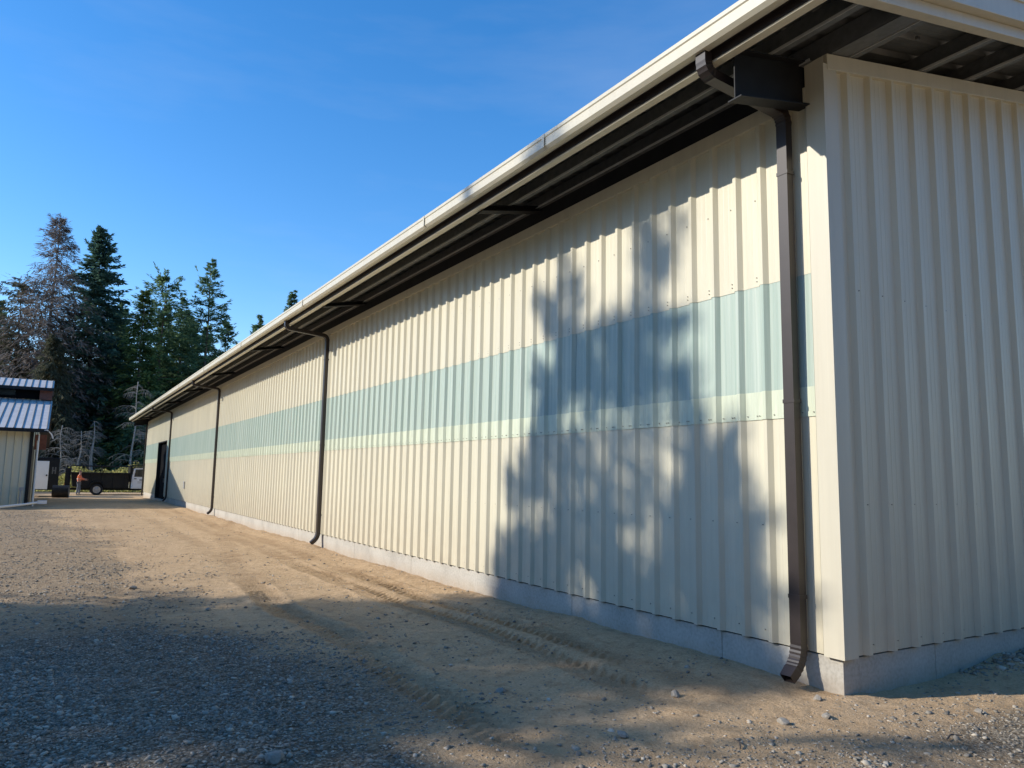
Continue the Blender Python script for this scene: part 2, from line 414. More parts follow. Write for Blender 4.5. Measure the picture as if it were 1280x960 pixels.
# ---- loose stones
ICO = None
def ico():
    t = (1+5**.5)/2
    v = np.array([(-1,t,0),(1,t,0),(-1,-t,0),(1,-t,0),(0,-1,t),(0,1,t),(0,-1,-t),(0,1,-t),(t,0,-1),(t,0,1),(-t,0,-1),(-t,0,1)])/math.hypot(1, t)
    f = np.array([(0,11,5),(0,5,1),(0,1,7),(0,7,10),(0,10,11),(1,5,9),(5,11,4),(11,10,2),(10,7,6),(7,1,8),(3,9,4),(3,4,2),(3,2,6),(3,6,8),(3,8,9),(4,9,5),(2,4,11),(6,2,10),(8,6,7),(9,8,1)])
    return v, f
IV, IF = ico()
def stones(px, py, size, sink=.3):
    n = len(px)
    v = IV[None]*(1+.85*(rng.random((n, 12, 1))-.5))
    sc = size[:, None]*np.stack([1+.6*rng.random(n), .7+.5*rng.random(n), .38+.35*rng.random(n)], 1)
    v = v*sc[:, None, :]
    a = rng.random(n)*6.283; ca, sa = np.cos(a), np.sin(a)
    tx = (rng.random(n)-.5)*.9
    y2 = v[:,:,1]*np.cos(tx)[:,None]-v[:,:,2]*np.sin(tx)[:,None]; z2 = v[:,:,1]*np.sin(tx)[:,None]+v[:,:,2]*np.cos(tx)[:,None]
    x3 = v[:,:,0]*ca[:,None]-y2*sa[:,None]; y3 = v[:,:,0]*sa[:,None]+y2*ca[:,None]
    z = gh(px, py) + size*(.45-sink)
    out = np.stack([x3+px[:,None], y3+py[:,None], z2+z[:,None]], 2).reshape(-1, 3)
    f = (IF[None]+12*np.arange(n)[:, None, None]).reshape(-1, 3)
    return out, f
def scatter(n, x0, x1, y0, y1, smin, sig, base=.04):
    px = x0+(x1-x0)*rng.random(n); py = y0+(y1-y0)*rng.random(n)
    clump = sstep(-.5, .5, vnoise(px, py, 1.7, 21))
    m = np.clip(gravel_mask(px, py), 0, 1)*(.35+.65*clump)+base*clump
    keep = (rng.random(n) < m) & ~((px > -.03) & (py > -.03))
    px, py = px[keep], py[keep]
    s = smin*np.exp(sig*np.abs(rng.standard_normal(len(px))))
    return px, py, np.minimum(s, .024)
sets = [scatter(190000, -7.2, 3.6, -2.2, 4.5, .0044, .60, .06), scatter(40000, -8, 1, 4.5, 12, .0060, .6, .06), scatter(26000, -9, 0, 12, 32, .010, .42, .05)]
px = np.concatenate([s[0] for s in sets]); py = np.concatenate([s[1] for s in sets]); ss = np.concatenate([s[2] for s in sets])
# rubble in the heap at the end wall
hx = 1.5+2.2*rng.random(420)**.7; hy = -.02-np.abs(rng.standard_normal(420))*.20; k = (hy < -.03) & (hy > -.9)
px = np.concatenate([px, hx[k]]); py = np.concatenate([py, hy[k]]); ss = np.concatenate([ss, .010*np.exp(.5*np.abs(rng.standard_normal(k.sum())))])
V, F = stones(px, py, ss)
def stone_mat(name, cols):
    m, nt, b = new_mat(name); geo = N(nt, 'ShaderNodeNewGeometry')
    c = ramp(nt, geo.outputs['Random Per Island'], cols)
    nz = N(nt, 'ShaderNodeTexNoise', Scale=60.0, Detail=4.0); nt.links.new(geo.outputs['Position'], nz.inputs['Vector'])
    c = mix_rgb(nt, .3, c, ramp(nt, nz.outputs['Fac'], [(.3, (.2, .18, .15)), (.7, (.5, .46, .4))]))
    nt.links.new(c, b.inputs['Base Color']); b.inputs['Roughness'].default_value = .9; b.inputs['Specular IOR Level'].default_value = .2
    return m
M['stone'] = stone_mat('loose gravel', [(0, (.09, .075, .055)), (.4, (.22, .187, .138)), (.8, (.35, .298, .22)), (1, (.62, .53, .40))])
st = link('gravel', np_mesh('gravel', V, F), M['stone']); tag(st, kind='stuff', label='loose crushed grey gravel scattered over the dirt', cat='gravel')

M['rock'] = stone_mat('rock', [(0, (.16, .14, .11)), (1, (.28, .245, .195))])
def rock(x, y, s, label):
    s *= .78
    import bmesh
    bm = bmesh.new(); bmesh.ops.create_icosphere(bm, subdivisions=2, radius=1)
    r2 = random.Random(label)
    planes = [Vector((r2.gauss(0,1), r2.gauss(0,1), r2.gauss(0,1))).normalized() for _ in range(9)]
    for v in bm.verts:
        for p in planes:
            d = v.co.dot(p)
            if d > .58: v.co -= p*(d-.58)
        v.co *= 1+.06*(r2.random()-.5)
        v.co.x *= 1.25; v.co.z *= .72
        v.co *= s
    me = bpy.data.meshes.new('rock'); bm.to_mesh(me); bm.free()
    o = link('rock', me, M['rock'], None, (x, y, float(gh(x, y))+s*.30)); o.rotation_euler = (0, .2*(r2.random()-.5), r2.random()*6)
    tag(o, label, 'rock', 'bigger rocks lying on the dirt')
rock(-.24, .06, .055, 'pale rock against the footing beside the corner downspout outlet')
rock(-1.17, .62, .06, 'angular rock in shade on the dirt left of the corner downspout')
rock(-4.14, .77, .085, 'largest flat rock among the shaded gravel at bottom left')
rock(.50, -.74, .045, 'small rock with a dark hollow before the end wall')
rock(-2.27, 1.39, .05, 'lone grey rock in the shade beside the tyre tracks')
rock(-4.26, 8.37, .07, 'brownish rock alone in the sunlit lane by the wheel rut')
rock(-.57, -.26, .045, 'small flat rock in the sunlit dirt straight before the building corner')
rock(-.95, -.20, .06, 'low tan rock in the sunlit dirt left of the corner')
rock(-3.62, 6.15, .05, 'rock at the edge of the tree shadow in the lane')
rock(-2.1, .12, .055, 'rock at the edge of the shade in the foreground dirt')

def stick(pts, r_, label):
    mb = MB(); P = [(x, y, float(gh(x, y))+.012+dz) for x, y, dz in pts]
    mb.tube(P, [r_, r_*.9, r_*.6], 6); tag(mb.build('stick', M['bark'], None), label, 'stick')
stick([(-.30, -.95, 0), (-.22, -.93, .012), (-.12, -.95, .0)], .006, 'short dark stick on the gravelly dirt right of centre foreground')
stick([(-1.62, -.42, 0), (-1.56, -.36, .01), (-1.52, -.28, .004)], .005, 'thin broken twig on the sunlit dirt left of the corner')

# ------------------------------------------------------------------ warehouse
L = 53.5; W = 18.0; SL = .194; XR = 9.0; PITCH = .293; PITCHX = .331
ZB, ZS0, ZS1, ZT, ZTT = .27, 2.17, 3.385, 4.89, 5.03
def pz(x): return 5.27 + SL*(x if x <= XR else 2*XR-x)     # underside of the purlins
wh = empty('warehouse', (0, 0, 0), 'long cream ribbed-steel warehouse with a pale green translucent band and deep eaves', 'warehouse')

RIB = [(0, 0), (.036, .038), (.074, .038), (.110, 0), (.158, 0), (.164, .0016), (.176, .0016), (.182, 0), (.222, 0), (.228, .0016), (.240, .0016), (.246, 0)]
def rib_profile(a, b, phase=0.0, pitch=PITCH):
    pts = [(a, 0.0)]; k = math.floor((a-phase)/pitch)-1
    while True:
        done = False
        for (u, d) in RIB:
            y = phase + k*pitch + u
            if y >= b-.002: done = True; break
            if y > a+.002: pts.append((y, d))
        if done: break
        k += 1
    pts.append((b, 0.0)); return pts

PH = .014
def wall_strip(mb, y0, y1, z0, z1, off=0.0, mi=0):
    pr = rib_profile(y0, y1, PH)
    Vv = []
    for y, d in pr: Vv += [(-.012-off-d, y, z0), (-.012-off-d, y, z1)]
    mb.add(Vv, [(2*i, 2*i+1, 2*i+3, 2*i+2) for i in range(len(pr)-1)], mi)

DY0, DY1, DZ = 42.1, 46.3, 3.38
mb = MB()
wall_strip(mb, .10, DY0, ZB, ZS0+.25); wall_strip(mb, DY1, L-.1, ZB, ZS0+.25)
wall_strip(mb, .10, L-.1, ZS1, ZT+.03, .004)
# screw heads
def screw(mb, y, z, d=0.0, s=.008):
    mb.box(-.012-d-.009, -.012-d+.001, y-s/2, y+s/2, z-s/2, z+s/2, 1)
for k in range(0, 130):
    y = PH+k*PITCH
    if y > 36: break
    for z in (ZB+.09, ZS1+.05, ZS1+.085, 1.25, 4.2): screw(mb, y+.135, z, .004 if z > 3 else 0)
mb.build('long_wall', [M['cream'], M['screw']], wh)
# translucent panels, each three ribs wide
k = 0; y = .10; edges = [.10, PH+3*PITCH-.004]
while edges[-1]+3*PITCH < L-.3: edges.append(edges[-1]+3*PITCH)
edges.append(L-.1)
for a, b in zip(edges[:-1], edges[1:]):
    for (c, d) in ((a, min(b, DY0)), (max(a, DY1), b)):
        if d-c < .05: continue
        q = MB(); wall_strip(q, c, d, ZS0+.25, ZS1+.04, .0); wall_strip(q, c, d, ZS0, ZS0+.25, .0, 2)
        for i in range(len(q.v)):
            x, yy, z = q.v[i]
            q.v[i] = (x-(.006 if z < ZS1 else -.001) - (.002 if int(c*10) % 2 else 0), yy, z)
        for kk in range(int((c-PH)/PITCH)-1, int((d-PH)/PITCH)+2):
            for dy in (-.025, .135, .16):
                ys = PH+kk*PITCH+dy
                if c+.02 < ys < d-.02 and ys < 30: screw(q, ys, ZS0+.035, .008)
        q.build('translucent_panel', [M['translucent'], M['screw'], M['lap']], wh)
# end wall with a gable top
def end_wall(yf, sgn, name):
    mb = MB(); pr = rib_profile(.12, W-.12, .237, PITCHX)
    ins = []
    for (a, da), (b, db) in zip(pr[:-1], pr[1:]):
        ins.append((a, da))
        if a < XR < b: ins.append((XR, da))
    ins.append(pr[-1]); Vv = []
    for x, d in ins:
        yy = yf - sgn*(.012+d)
        Vv += [(x, yy, ZB), (x, yy, pz(x)-.12)]
    mb.add(Vv, [(2*i, 2*i+1, 2*i+3, 2*i+2) for i in range(len(ins)-1)])
    if sgn > 0:
        for k in range(20):
            x = .237+k*PITCHX+.135
            for z in (ZB+.07, 1.45, 3.25):
                mb.box(x-.004, x+.004, yf-.012-.009, yf-.011, z-.004, z+.004, 1)
    return mb.build(name, [M['cream'], M['screw']], wh)
end_wall(0, 1, 'end_wall'); end_wall(L, -1, 'end_wall')
mb = MB(); mb.box(W-.02, W, .1, L-.1, ZB, 5.15); mb.build('back_wall', M['cream'], wh)
# corner trims
for yc, s in ((0, 1), (L, -1)):
    mb = MB()
    mb.box(-.052, -.049, yc-s*.052, yc+s*.135, ZB-.006, ZTT+.2)
    mb.box(-.049, .125, yc-s*.052, yc-s*.049, ZB-.004, pz(0)-.1)
    mb.box(-.052, -.010, yc+s*.133, yc+s*.135, ZB-.006, ZTT+.1)
    mb.box(.123, .125, yc-s*.051, yc-s*.010, ZB-.004, pz(0)-.1)
    mb.build('corner_trim', M['cream_trim'] if s > 0 else M['bronze'], wh)
mb = MB(); mb.box(-.058, -.004, .134, L-.134, ZT, ZTT); mb.build('header_trim', M['cream_trim'], wh, bevel=.003)
for x0, x1, s in ((.0, XR, 1), (XR, W, -1)):
    za, zb_ = pz(x0), pz(x1)
    for yf, sg in ((0, 1), (L, -1)):
        mb = MB()
        ya, yb = sorted((yf-sg*.056, yf-sg*.002))
        Vv = [(x, y, z) for x, zc in ((x0, za), (x1, zb_)) for y in (ya, yb) for z in (zc-.145, zc-.004)]
        mb.add(Vv, [(0,1,3,2),(4,6,7,5),(0,4,5,1),(2,3,7,6),(0,2,6,4),(1,5,7,3)])
        mb.build('gable_trim', M['cream_trim'], wh, bevel=.003)
mb = MB(); mb.box(-.03, .0, .1, L-.1, ZTT, pz(0)-.005); mb.build('eave_closure', M['black_steel'], wh)
# footing in separately formed lengths
mb = MB()
jy = [0, 1.25, 3.6, 8.3, 11.16, 13.34, 15.28, 18.9, 22.6, 26.86, 30.4, 34.2, 38.0, DY0]
for a, b in zip(jy[:-1], jy[1:]): mb.box(0, .2, a+(.003 if a else 0), b-.003, -.5, ZB-.014)
for a, b in ((DY0+.003, DY1-.003),): mb.box(0, .2, a, b, -.5, .05)
for a, b in ((DY1, 50.), (50.006, L)): mb.box(0, .2, a, b, -.5, ZB-.014)
jx = [.2, 1.26, 3.3, 6.9, 10.5, 14.1, W]
for a, b in zip(jx[:-1], jx[1:]):
    mb.box(a+(.003 if a > .3 else 0), b-.003, 0, .2, -.5, ZB-.014); mb.box(a, b-.003, L-.2, L, -.5, ZB-.014)
mb.box(W-.2, W, .2, L-.2, -.5, ZB-.014)
mb.build('footing', M['concrete'], wh, bevel=.004)
mb = MB(); mb.box(.02, .1, .02, DY0, ZB-.02, ZB+.03); mb.box(.02, .1, DY1, L, ZB-.02, ZB+.03); mb.box(.02, W-.02, .02, .1, ZB-.021, ZB+.03)
mb.box(.19, .199, .02, DY0, -.3, ZB-.03); mb.box(.3, W, .19, .199, -.3, ZB-.03)
mb.build('base_shade_strip', M['dark'], wh)  # near-black strip painting the base trim's shadow line; also backs footing joints
mb = MB(); mb.box(.2, W-.2, .2, L-.2, -.2, .02); mb.build('floor_slab', M['concrete'], wh)
# inside girts seen faintly through the fibreglass
mb = MB()
for z in (ZS0+.12, ZS1-.02, 1.2, 4.3):
    mb.box(.02, .2, .2, DY0-.05, z-.03, z+.03); mb.box(.02, .2, DY1+.05, L-.2, z-.03, z+.03)
mb.build('girt', M['interior'], wh)
# door opening: its unlit interior is painted as near-black leaves
mb = MB()
mb.box(.14, .18, DY0+.06, (DY0+DY1)/2-.005, .05, DZ-.06); mb.box(.14, .18, (DY0+DY1)/2+.005, DY1-.06, .05, DZ-.06)
d = mb.build('door', M['dark'], wh)
q = MB(); q.tube([(.12, 44.1, 1.0), (.12, 44.1, 1.25)], .012); q.build('handle', M['steel'], d)
mb = MB()
mb.box(-.055, .2, DY0+.001, DY0+.05, .05, DZ); mb.box(-.055, .2, DY1-.05, DY1-.001, .05, DZ); mb.box(-.055, .2, DY0+.05, DY1-.05, DZ-.05, DZ)
mb.build('door_frame', M['black_steel'], wh)
mb = MB(); mb.box(-.056, -.05, DY0-.14, DY0-.002, .27, DZ+.05); mb.build('door_trim', M['cream_trim'], wh)
mb = MB(); mb.box(-.09, -.012, 34.45, 34.7, .86, 1.18); mb.box(-.10, -.088, 34.43, 34.72, 1.1, 1.2); mb.build('outlet_box', M['grey_box'], wh, bevel=.008)
# roof
OH = .75; XE = -1.02
mb = MB()
ys = rib_profile(-OH-.02, L+OH+.02, 0)
for (x0, x1) in ((XE, XR), (XR, W-XE)):
    Vv = []
    for y, dd in ys: Vv += [(x0, y, pz(x0)+.205+dd), (x1, y, pz(x1)+.205+dd)]
    mb.add(Vv, [(2*i, 2*i+1, 2*i+3, 2*i+2) for i in range(len(ys)-1)])
mb.build('roof', M['deck'], wh)
# purlins: Z sections running the length of the roof
for xp in [-.42, .41, 1.52, 2.35, 3.38, 4.4, 5.4, 6.4, 7.4, 8.4, 9.6, 10.6, 11.6, 12.6, 13.6, 14.6, 15.6, 16.6, 17.6, 18.4]:
    mb = MB(); z = pz(xp); y0, y1 = -OH+.02, L+OH-.02
    mb.box(xp-.003, xp+.003, y0, y1, z+.004, z+.20)
    mb.box(xp-.075, xp-.004, y0, y1, z+.001, z+.006, 0, SL if xp < XR else -SL, xp)
    mb.box(xp-.082, xp-.074, y0, y1, z-.012, z+.014, 1)
    mb.box(xp+.004, xp+.07, y0, y1, z+.193, z+.198, 0, SL if xp < XR else -SL, xp)
    mb.build('purlin', [M['galv'], M['galv_lip_highlight']], wh)
mb = MB(); mb.box(-.09, -.03, .05, L-.05, 5.225, 5.231); mb.box(-.094, -.088, .05, L-.05, 5.221, 5.245, 1); mb.box(.06, .29, -OH+.02, L+OH-.02, pz(.06)+.002, pz(.06)+.02, 0, SL, .06); mb.box(.055, .065, -OH+.02, L+OH-.02, pz(.06)+.02, pz(.06)+.19)
mb.build('eave_strut', [M['galv'], M['galv_lip_highlight']], wh)
# rafter tails at each frame
def rafter_tail(y, depth, xo, fl):
    mb = MB(); zt = lambda x: 5.262+SL*x
    def slab(xa, xb, ya, yb, d0, d1):
        Vv = [(x, yy, zt(x)-d) for x in (xa, xb) for yy in (ya, yb) for d in (d1, d0)]
        mb.add(Vv, [(0,1,3,2),(4,6,7,5),(0,4,5,1),(2,3,7,6),(0,2,6,4),(1,5,7,3)])
    slab(xo, -.005, y-.005, y+.005, .011, depth-.011)
    slab(xo, -.005, y-fl, y+fl, 0, .01); slab(xo-.003, -.005, y-fl, y+fl, depth-.011, depth)
    return mb.build('rafter_tail', M['black_steel'], wh)
rafter_tail(.16, .40, -.90, .07)
for k in range(8):
    rafter_tail(4.37+6.65*k, .075, -.93, .07)
rafter_tail(L-.16, .40, -.90, .085)
# eave fascia and gutter
mb = MB()
zb = 5.03
mb.prism_y([(-1.0, zb+.012), (-1.0, 5.305), (-.992, 5.305), (-.992, zb+.008), (-.935, zb+.008), (-.935, zb+.03), (-.929, zb+.03), (-.929, zb), (-1.008, zb), (-1.016, zb+.010), (-1.010, zb+.014)], -OH+.02, L+OH-.02)
mb.box(-.99, -.984, -OH+.05, L+OH-.05, zb+.01, 5.30)
mb.build('eave_fascia', M['cream_trim'], wh)
g = MB()
gut = [(-1.064, 5.25), (-1.064, 5.105), (-1.135, 5.105), (-1.165, 5.135), (-1.165, 5.225), (-1.175, 5.235), (-1.175, 5.27), (-1.150, 5.27),
       (-1.150, 5.262), (-1.168, 5.262), (-1.168, 5.238), (-1.158, 5.228), (-1.158, 5.138), (-1.132, 5.112), (-1.071, 5.112), (-1.071, 5.25)]
g.prism_y(gut, -OH-.02, L+OH+.02)
for y in (-OH-.024, L+OH+.020): g.prism_y([(-1.064, 5.25), (-1.064, 5.105), (-1.135, 5.105), (-1.165, 5.135), (-1.165, 5.265)], y, y+.004)
gu = g.build('gutter', M['cream_trim'], wh)
q = MB(); q.box(-1.062, -1.003, -OH, L+OH, 5.13, 5.14); q.box(-1.008, -1.003, -OH, L+OH, 5.055, 5.13); q.build('gutter_shade_strip', M['bronze'], gu)  # dark strip painting in the shaded recess under the gutter
for yj in (2.55, 5.6, 11.7, 17.8, 23.9, 30, 36.1, 42.2, 48.3):
    q = MB(); q.box(-1.181, -1.1755, yj-.02, yj+.02, 5.12, 5.268); q.build('seam_strap', M['cream_trim'], gu)
# rake fascia at both gables
for yf, sg in ((-OH, -1), (L+OH, 1)):
    mb = MB()
    for (x0, x1) in ((-1.0, XR), (XR, W+1.0)):
        for (o0, o1, d0, d1) in ((.03, -.06, .0, .10), (.11, -.06, .104, .29), (.125, .09, .285, .31)):
            ya, yb = sorted((yf+sg*o0, yf+sg*o1))
            Vv = [(x, y, pz(x)+d) for x in (x0, x1) for y in (ya, yb) for d in (d0, d1)]
            mb.add(Vv, [(0,1,3,2),(4,6,7,5),(0,4,5,1),(2,3,7,6),(0,2,6,4),(1,5,7,3)])
    mb.build('gable_fascia', M['cream_trim'], wh, bevel=.004)
# roof clips seen under the end overhang
for (x, y) in ((1.05, -.25), (1.05, -.5), (1.95, -.22), (1.95, -.5), (2.85, -.3)):
    q = MB(); q.box(x-.02, x+.02, y-.012, y+.012, pz(x)+.17, pz(x)+.20); q.build('roof_clip', M['galv'], wh)
# downspouts
def downspout(y, parent, last=False):
    mb = MB()
    top = [(-1.065, 5.11), (-1.065, 5.03)]
    e1 = bez((-1.065, 5.03), (-1.06, 4.945), (-.97, 4.935), 9)
    e2 = bez((-.20, 4.865), (-.098, 4.85), (-.098, 4.74), 9)
    e3 = bez((-.098, .34), (-.098, .20), (-.18, .13), 12)
    path = top + e1[1:] + e2 + [(-.098, .34)] + e3[1:] + [(-.25, .07)]
    n1, n2, n3 = len(top), len(top)+9, len(top)+19
    sc = []
    for i in range(len(path)):
        inel = (n1 <= i < n2) or (n2+1 <= i < n3) or (i > n3)
        sc.append(1.0+(.05 if (inel and i % 2) else (-.03 if inel else 0)))
    mb.rect_sweep(path, y, .105, .082, 0, sc)
    for z in (4.3, 2.3, .7): mb.box(-.142, -.05, y-.058, y+.058, z-.016, z+.016)
    o = mb.build('downspout', M['bronze'], parent)
    return o
for y in (.33, 13.34, 26.86, 40.65): downspout(y, wh)
mb = MB(); mb.rect_sweep([(-.098, 5.0), (-.098, .0)], L-.02, .1, .08); mb.build('downspout', M['bronze'], wh)

# ------------------------------------------------------------------ shed on the left
sx0, sx1 = -22.0, -6.3; SY = 37.0; SM = 45.2; SYB = 51.2
sh = empty('shed', (-14, SM, -.05), 'cream ribbed shed with a pale metal monitor roof at the left edge', 'shed')
def shp(mb, name, mats, **kw):
    o = mb.build(name, mats, sh, **kw); o.matrix_parent_inverse = Matrix.Translation((14, -SM, .05)); return o
M['shed_cream'] = painted_metal('shed wall paint', (.70, .64, .46), .5, .5, .1)
M['shed_roof'] = simple('pale roof sheet', (.52, .50, .48), .7, 0, .10, 2, spec=.1)
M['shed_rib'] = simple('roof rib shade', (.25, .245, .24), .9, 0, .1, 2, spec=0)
mb = MB(); x = sx0; pr = []
while x < sx1-.02:
    pr += [(x, 0), (x+.03, .05), (x+.05, .05), (x+.06, 0)]; x += .30
pr.append((sx1, 0)); Vv = []
for xx, dd in pr: Vv += [(xx, SY-dd, -.2), (xx, SY-dd, 3.6)]
mb.add(Vv, [(2*i, 2*i+1, 2*i+3, 2*i+2) for i in range(len(pr)-1)])
mb.box(sx0, sx1, SYB, SYB+.02, -.2, 3.3)
prof = [(SY, -.2), (SY, 3.55), (43.6, 5.24), (43.6, 6.0), (SM, 6.45), (46.8, 6.0), (46.8, 5.24), (SYB, 3.30), (SYB, -.2)]
mb.prism_x(prof, sx1-.03, sx1-.01); mb.prism_x(prof, sx0, sx0+.02)
shp(mb, 'shed_wall', M['shed_cream'])
def roof_slab(name, ya, za, yb, zb_, pitch):
    mb = MB(); mb.add([(sx0-.6, ya, za), (-5.70, ya, za), (-5.70, yb, zb_), (sx0-.6, yb, zb_)], [(0,1,2,3)])
    mb.add([(sx0-.6, ya, za-.12), (-5.70, ya, za-.12), (-5.70, yb, zb_-.12), (sx0-.6, yb, zb_-.12)], [(3,2,1,0)], 2)
    mb.box(sx0-.6, -5.68, min(ya, ya), ya+.05, za-.16, za-.006, 2)
    # bare end flashing
    mb.add([(-5.695, ya, za-.02), (-5.695, yb, zb_-.02), (-5.695, yb, zb_-.18), (-5.695, ya, za-.18)], [(0,1,2,3)], 2)
    x = -5.78
    while x > sx0:
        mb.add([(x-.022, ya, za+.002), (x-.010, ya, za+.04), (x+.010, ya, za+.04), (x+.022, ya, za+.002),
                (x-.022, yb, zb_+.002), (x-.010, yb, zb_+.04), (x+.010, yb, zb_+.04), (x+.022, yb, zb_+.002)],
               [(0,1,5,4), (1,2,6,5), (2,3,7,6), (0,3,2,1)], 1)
        x -= pitch
    return shp(mb, name, [M['shed_roof'], M['shed_rib'], M['black_paint']])
roof_slab('lower_roof', 36.4, 3.47, 43.6, 5.32, .315); roof_slab('lower_roof', 51.7, 3.12, 46.8, 5.32, .315)
roof_slab('upper_roof', 43.1, 5.97, SM, 6.57, .315); roof_slab('upper_roof', 47.3, 5.97, SM, 6.57, .315)
mb = MB(); mb.box(sx0, -6.32, 43.54, 43.59, 5.36, 6.0); win = shp(mb, 'monitor_band', M['dark'])
for k in range(6):
    q = MB(); x0 = -7.4-k*1.9; q.box(x0-1.1, x0, 43.50, 43.535, 5.50, 5.84); w = shp(q, 'monitor_window', M['glass'])
mb = MB(); mb.box(-6.31, -5.74, 43.35, 43.6, 5.34, 5.93); shp(mb, 'gable_box', M['redwood'])
mb = MB(); mb.box(-6.24, -5.76, 39.0, 39.3, 2.58, 3.30); shp(mb, 'gable_box', M['redwood'])
mb = MB(); mb.box(-6.40, -6.26, SY-.06, SY-.02, -.1, 3.5); mb.box(-6.29, -6.26, SY-.02, 41.0, -.1, 2.7); shp(mb, 'sliding_door', M['black_paint'])
mb = MB(); mb.box(-6.285, -6.26, 41.05, 43.0, -.1, 4.3); shp(mb, 'gable_panel', M['shed_cream'])
mb = MB(); mb.box(-6.285, -6.26, 46.0, 49.2, -.1, 3.9); shp(mb, 'gable_panel', M['shed_cream'])
for (x, y, zt) in ((-6.05, 36.75, 3.25), (-6.12, 38.6, 3.0)):
    mb = MB(); mb.tube([(x, y, -.1), (x, y, zt)], .03, 8); shp(mb, 'drain_pipe', M['pvc'])
mb = MB(); mb.tube([(-5.98, 36.45, 3.40), (-5.75, 36.4, 3.42), (-5.58, 36.5, 3.25), (-5.50, 36.55, 3.05)], .03, 8)
shp(mb, 'gutter_end', M['pvc'])
mb = MB(); mb.tube([(-6.55, 36.6, -.1), (-6.55, 36.6, .75)], .035, 8); mb.box(-6.62, -6.42, 36.55, 36.68, .68, .82); shp(mb, 'water_spigot', M['grey_box'])
t = MB(); t.tube([(-8.2, 33.2, .05), (-7.2, 33.6, .07), (-6.3, 34.2, .16), (-5.75, 34.6, .24)], .05, 10); t.box(-5.85, -5.50, 34.45, 34.75, .17, .31)
tag(t.build('drain_pipe', M['pvc'], None), 'white plastic pipe lying on the gravel before the left shed', 'pipe')

# ------------------------------------------------------------------ enclosed trailer, culvert pipe
tz = -.14
M['dim_letter'] = simple('dull grey lettering', (.10, .10, .10), .5)
tr = empty('cargo_trailer', (-5.93, 55.8, tz), 'black enclosed cargo trailer with a white rear door beside the left shed', 'trailer')
def lp(mb, name, mats, par, **kw): return mb.build(name, mats, par, **kw)
mb = MB(); mb.box(-1.0, .90, -1.2, 1.6, .45, 2.50); mb.box(-1.03, .93, -1.23, 1.63, 2.50, 2.56); bd = lp(mb, 'body', M['black_paint'], tr, bevel=.03)
mb = MB(); mb.box(-.50, .30, -1.235, -1.202, .50, 2.34); dr = lp(mb, 'rear_door', M['white'], tr, bevel=.01)
q = MB(); q.box(.16, .25, -1.29, -1.238, 1.36, 1.46); lp(q, 'handle', M['black_paint'], dr)
mb = MB(); mb.box(.48, .56, -1.214, -1.203, 1.5, 1.95); mb.box(.64, .72, -1.214, -1.203, 1.5, 1.95); mb.box(.56, .64, -1.214, -1.203, 1.7, 1.76); lp(mb, 'lettering', M['dim_letter'], tr)
for s in (-.85, .77):
    mb = MB(); mb.tube([(s-.09, .3, .30), (s+.09, .3, .30)], .32, 18); lp(mb, 'wheel', M['rubber'], tr)
mb = MB(); mb.box(-.9, .8, -1.5, -1.24, .22, .34); lp(mb, 'rear_step', M['grey_box'], tr)
for s in (-.9, .78):
    mb = MB(); mb.box(s-.03, s+.06, -1.225, -1.203, .55, .75); lp(mb, 'tail_light', M['tail_red'], tr)

pts = []; rad = []
nr = 13
for i in range(nr*4+1):
    x = -.45+.9*i/(nr*4); pts.append((x, 0, .41)); rad.append(.40 if i % 4 in (0, 1) else .36)
mb = MB(); mb.tube(pts, rad, 28, caps=False); mb.tube([(p[0], p[1], p[2]) for p in pts[1:-1]], .33, 24, caps=True)
o = mb.build('culvert_pipe', M['plastic'], None, loc=(-4.86, 52.0, float(gh(-4.86, 52.0))-.01)); o.rotation_euler.z = R(-8)
tag(o, 'short black corrugated culvert pipe lying on its side near the trailer', 'pipe')

# ------------------------------------------------------------------ dump-bed truck
tk = empty('pickup_truck', (-1.55, 60.5, -.16), 'white-cab truck with a long black dump bed and overhead rails behind the far wall', 'truck')
mb = MB()      # bed: tapered tub with ribs
mb.prism_y([(-2.55, .62), (-2.70, 1.58), (1.10, 1.58), (1.10, .50), (-1.9, .50)], -.84, .84)
for x in (-2.2, -1.45, -.7, .05, .8): mb.box(x-.04, x+.04, -.88, -.84, .55, 1.56)
mb.box(-2.74, 1.14, -1.06, 1.06, 1.56, 1.66)
bed = lp(mb, 'dump_bed', M['black_paint'], tk, bevel=.015)
mb = MB(); mb.box(-2.66, 1.2, -.45, .45, .42, .52); mb.box(-2.9, 3.2, -.42, -.30, .36, .48); mb.box(-2.9, 3.2, .30, .42, .36, .48); lp(mb, 'chassis', M['black_steel'], tk)
mb = MB()
for yy in (-1.0, 1.0):
    mb.tube([(-2.75, yy, .55), (-2.75, yy, 2.10), (-2.68, yy, 2.12), (2.5, yy, 2.12)], .035, 8)
    mb.tube([(1.25, yy, 1.6), (1.25, yy, 2.12)], .035, 8)
    mb.tube([(-.7, yy, 1.6), (-.7, yy, 2.12)], .025, 8)
for x in (-2.72, -1.2, .2, 1.25, 2.5): mb.tube([(x, -1.0, 2.12), (x, 1.0, 2.12)], .03, 8)
mb.box(1.12, 1.22, -1.0, 1.0, 1.0, 2.2); mb.box(1.2, 2.6, -1.0, 1.0, 2.19, 2.26)
lp(mb, 'rack', M['black_paint'], tk)
mb = MB(); mb.box(-3.05, -2.76, -.95, -.86, .5, 1.95); mb.box(-3.05, -2.76, .86, .95, .5, 1.95); mb.box(-3.0, -2.8, -.9, .9, .62, .74); mb.box(-3.0, -2.8, -.9, .9, 1.2, 1.28)
lp(mb, 'tailgate', M['black_paint'], tk)
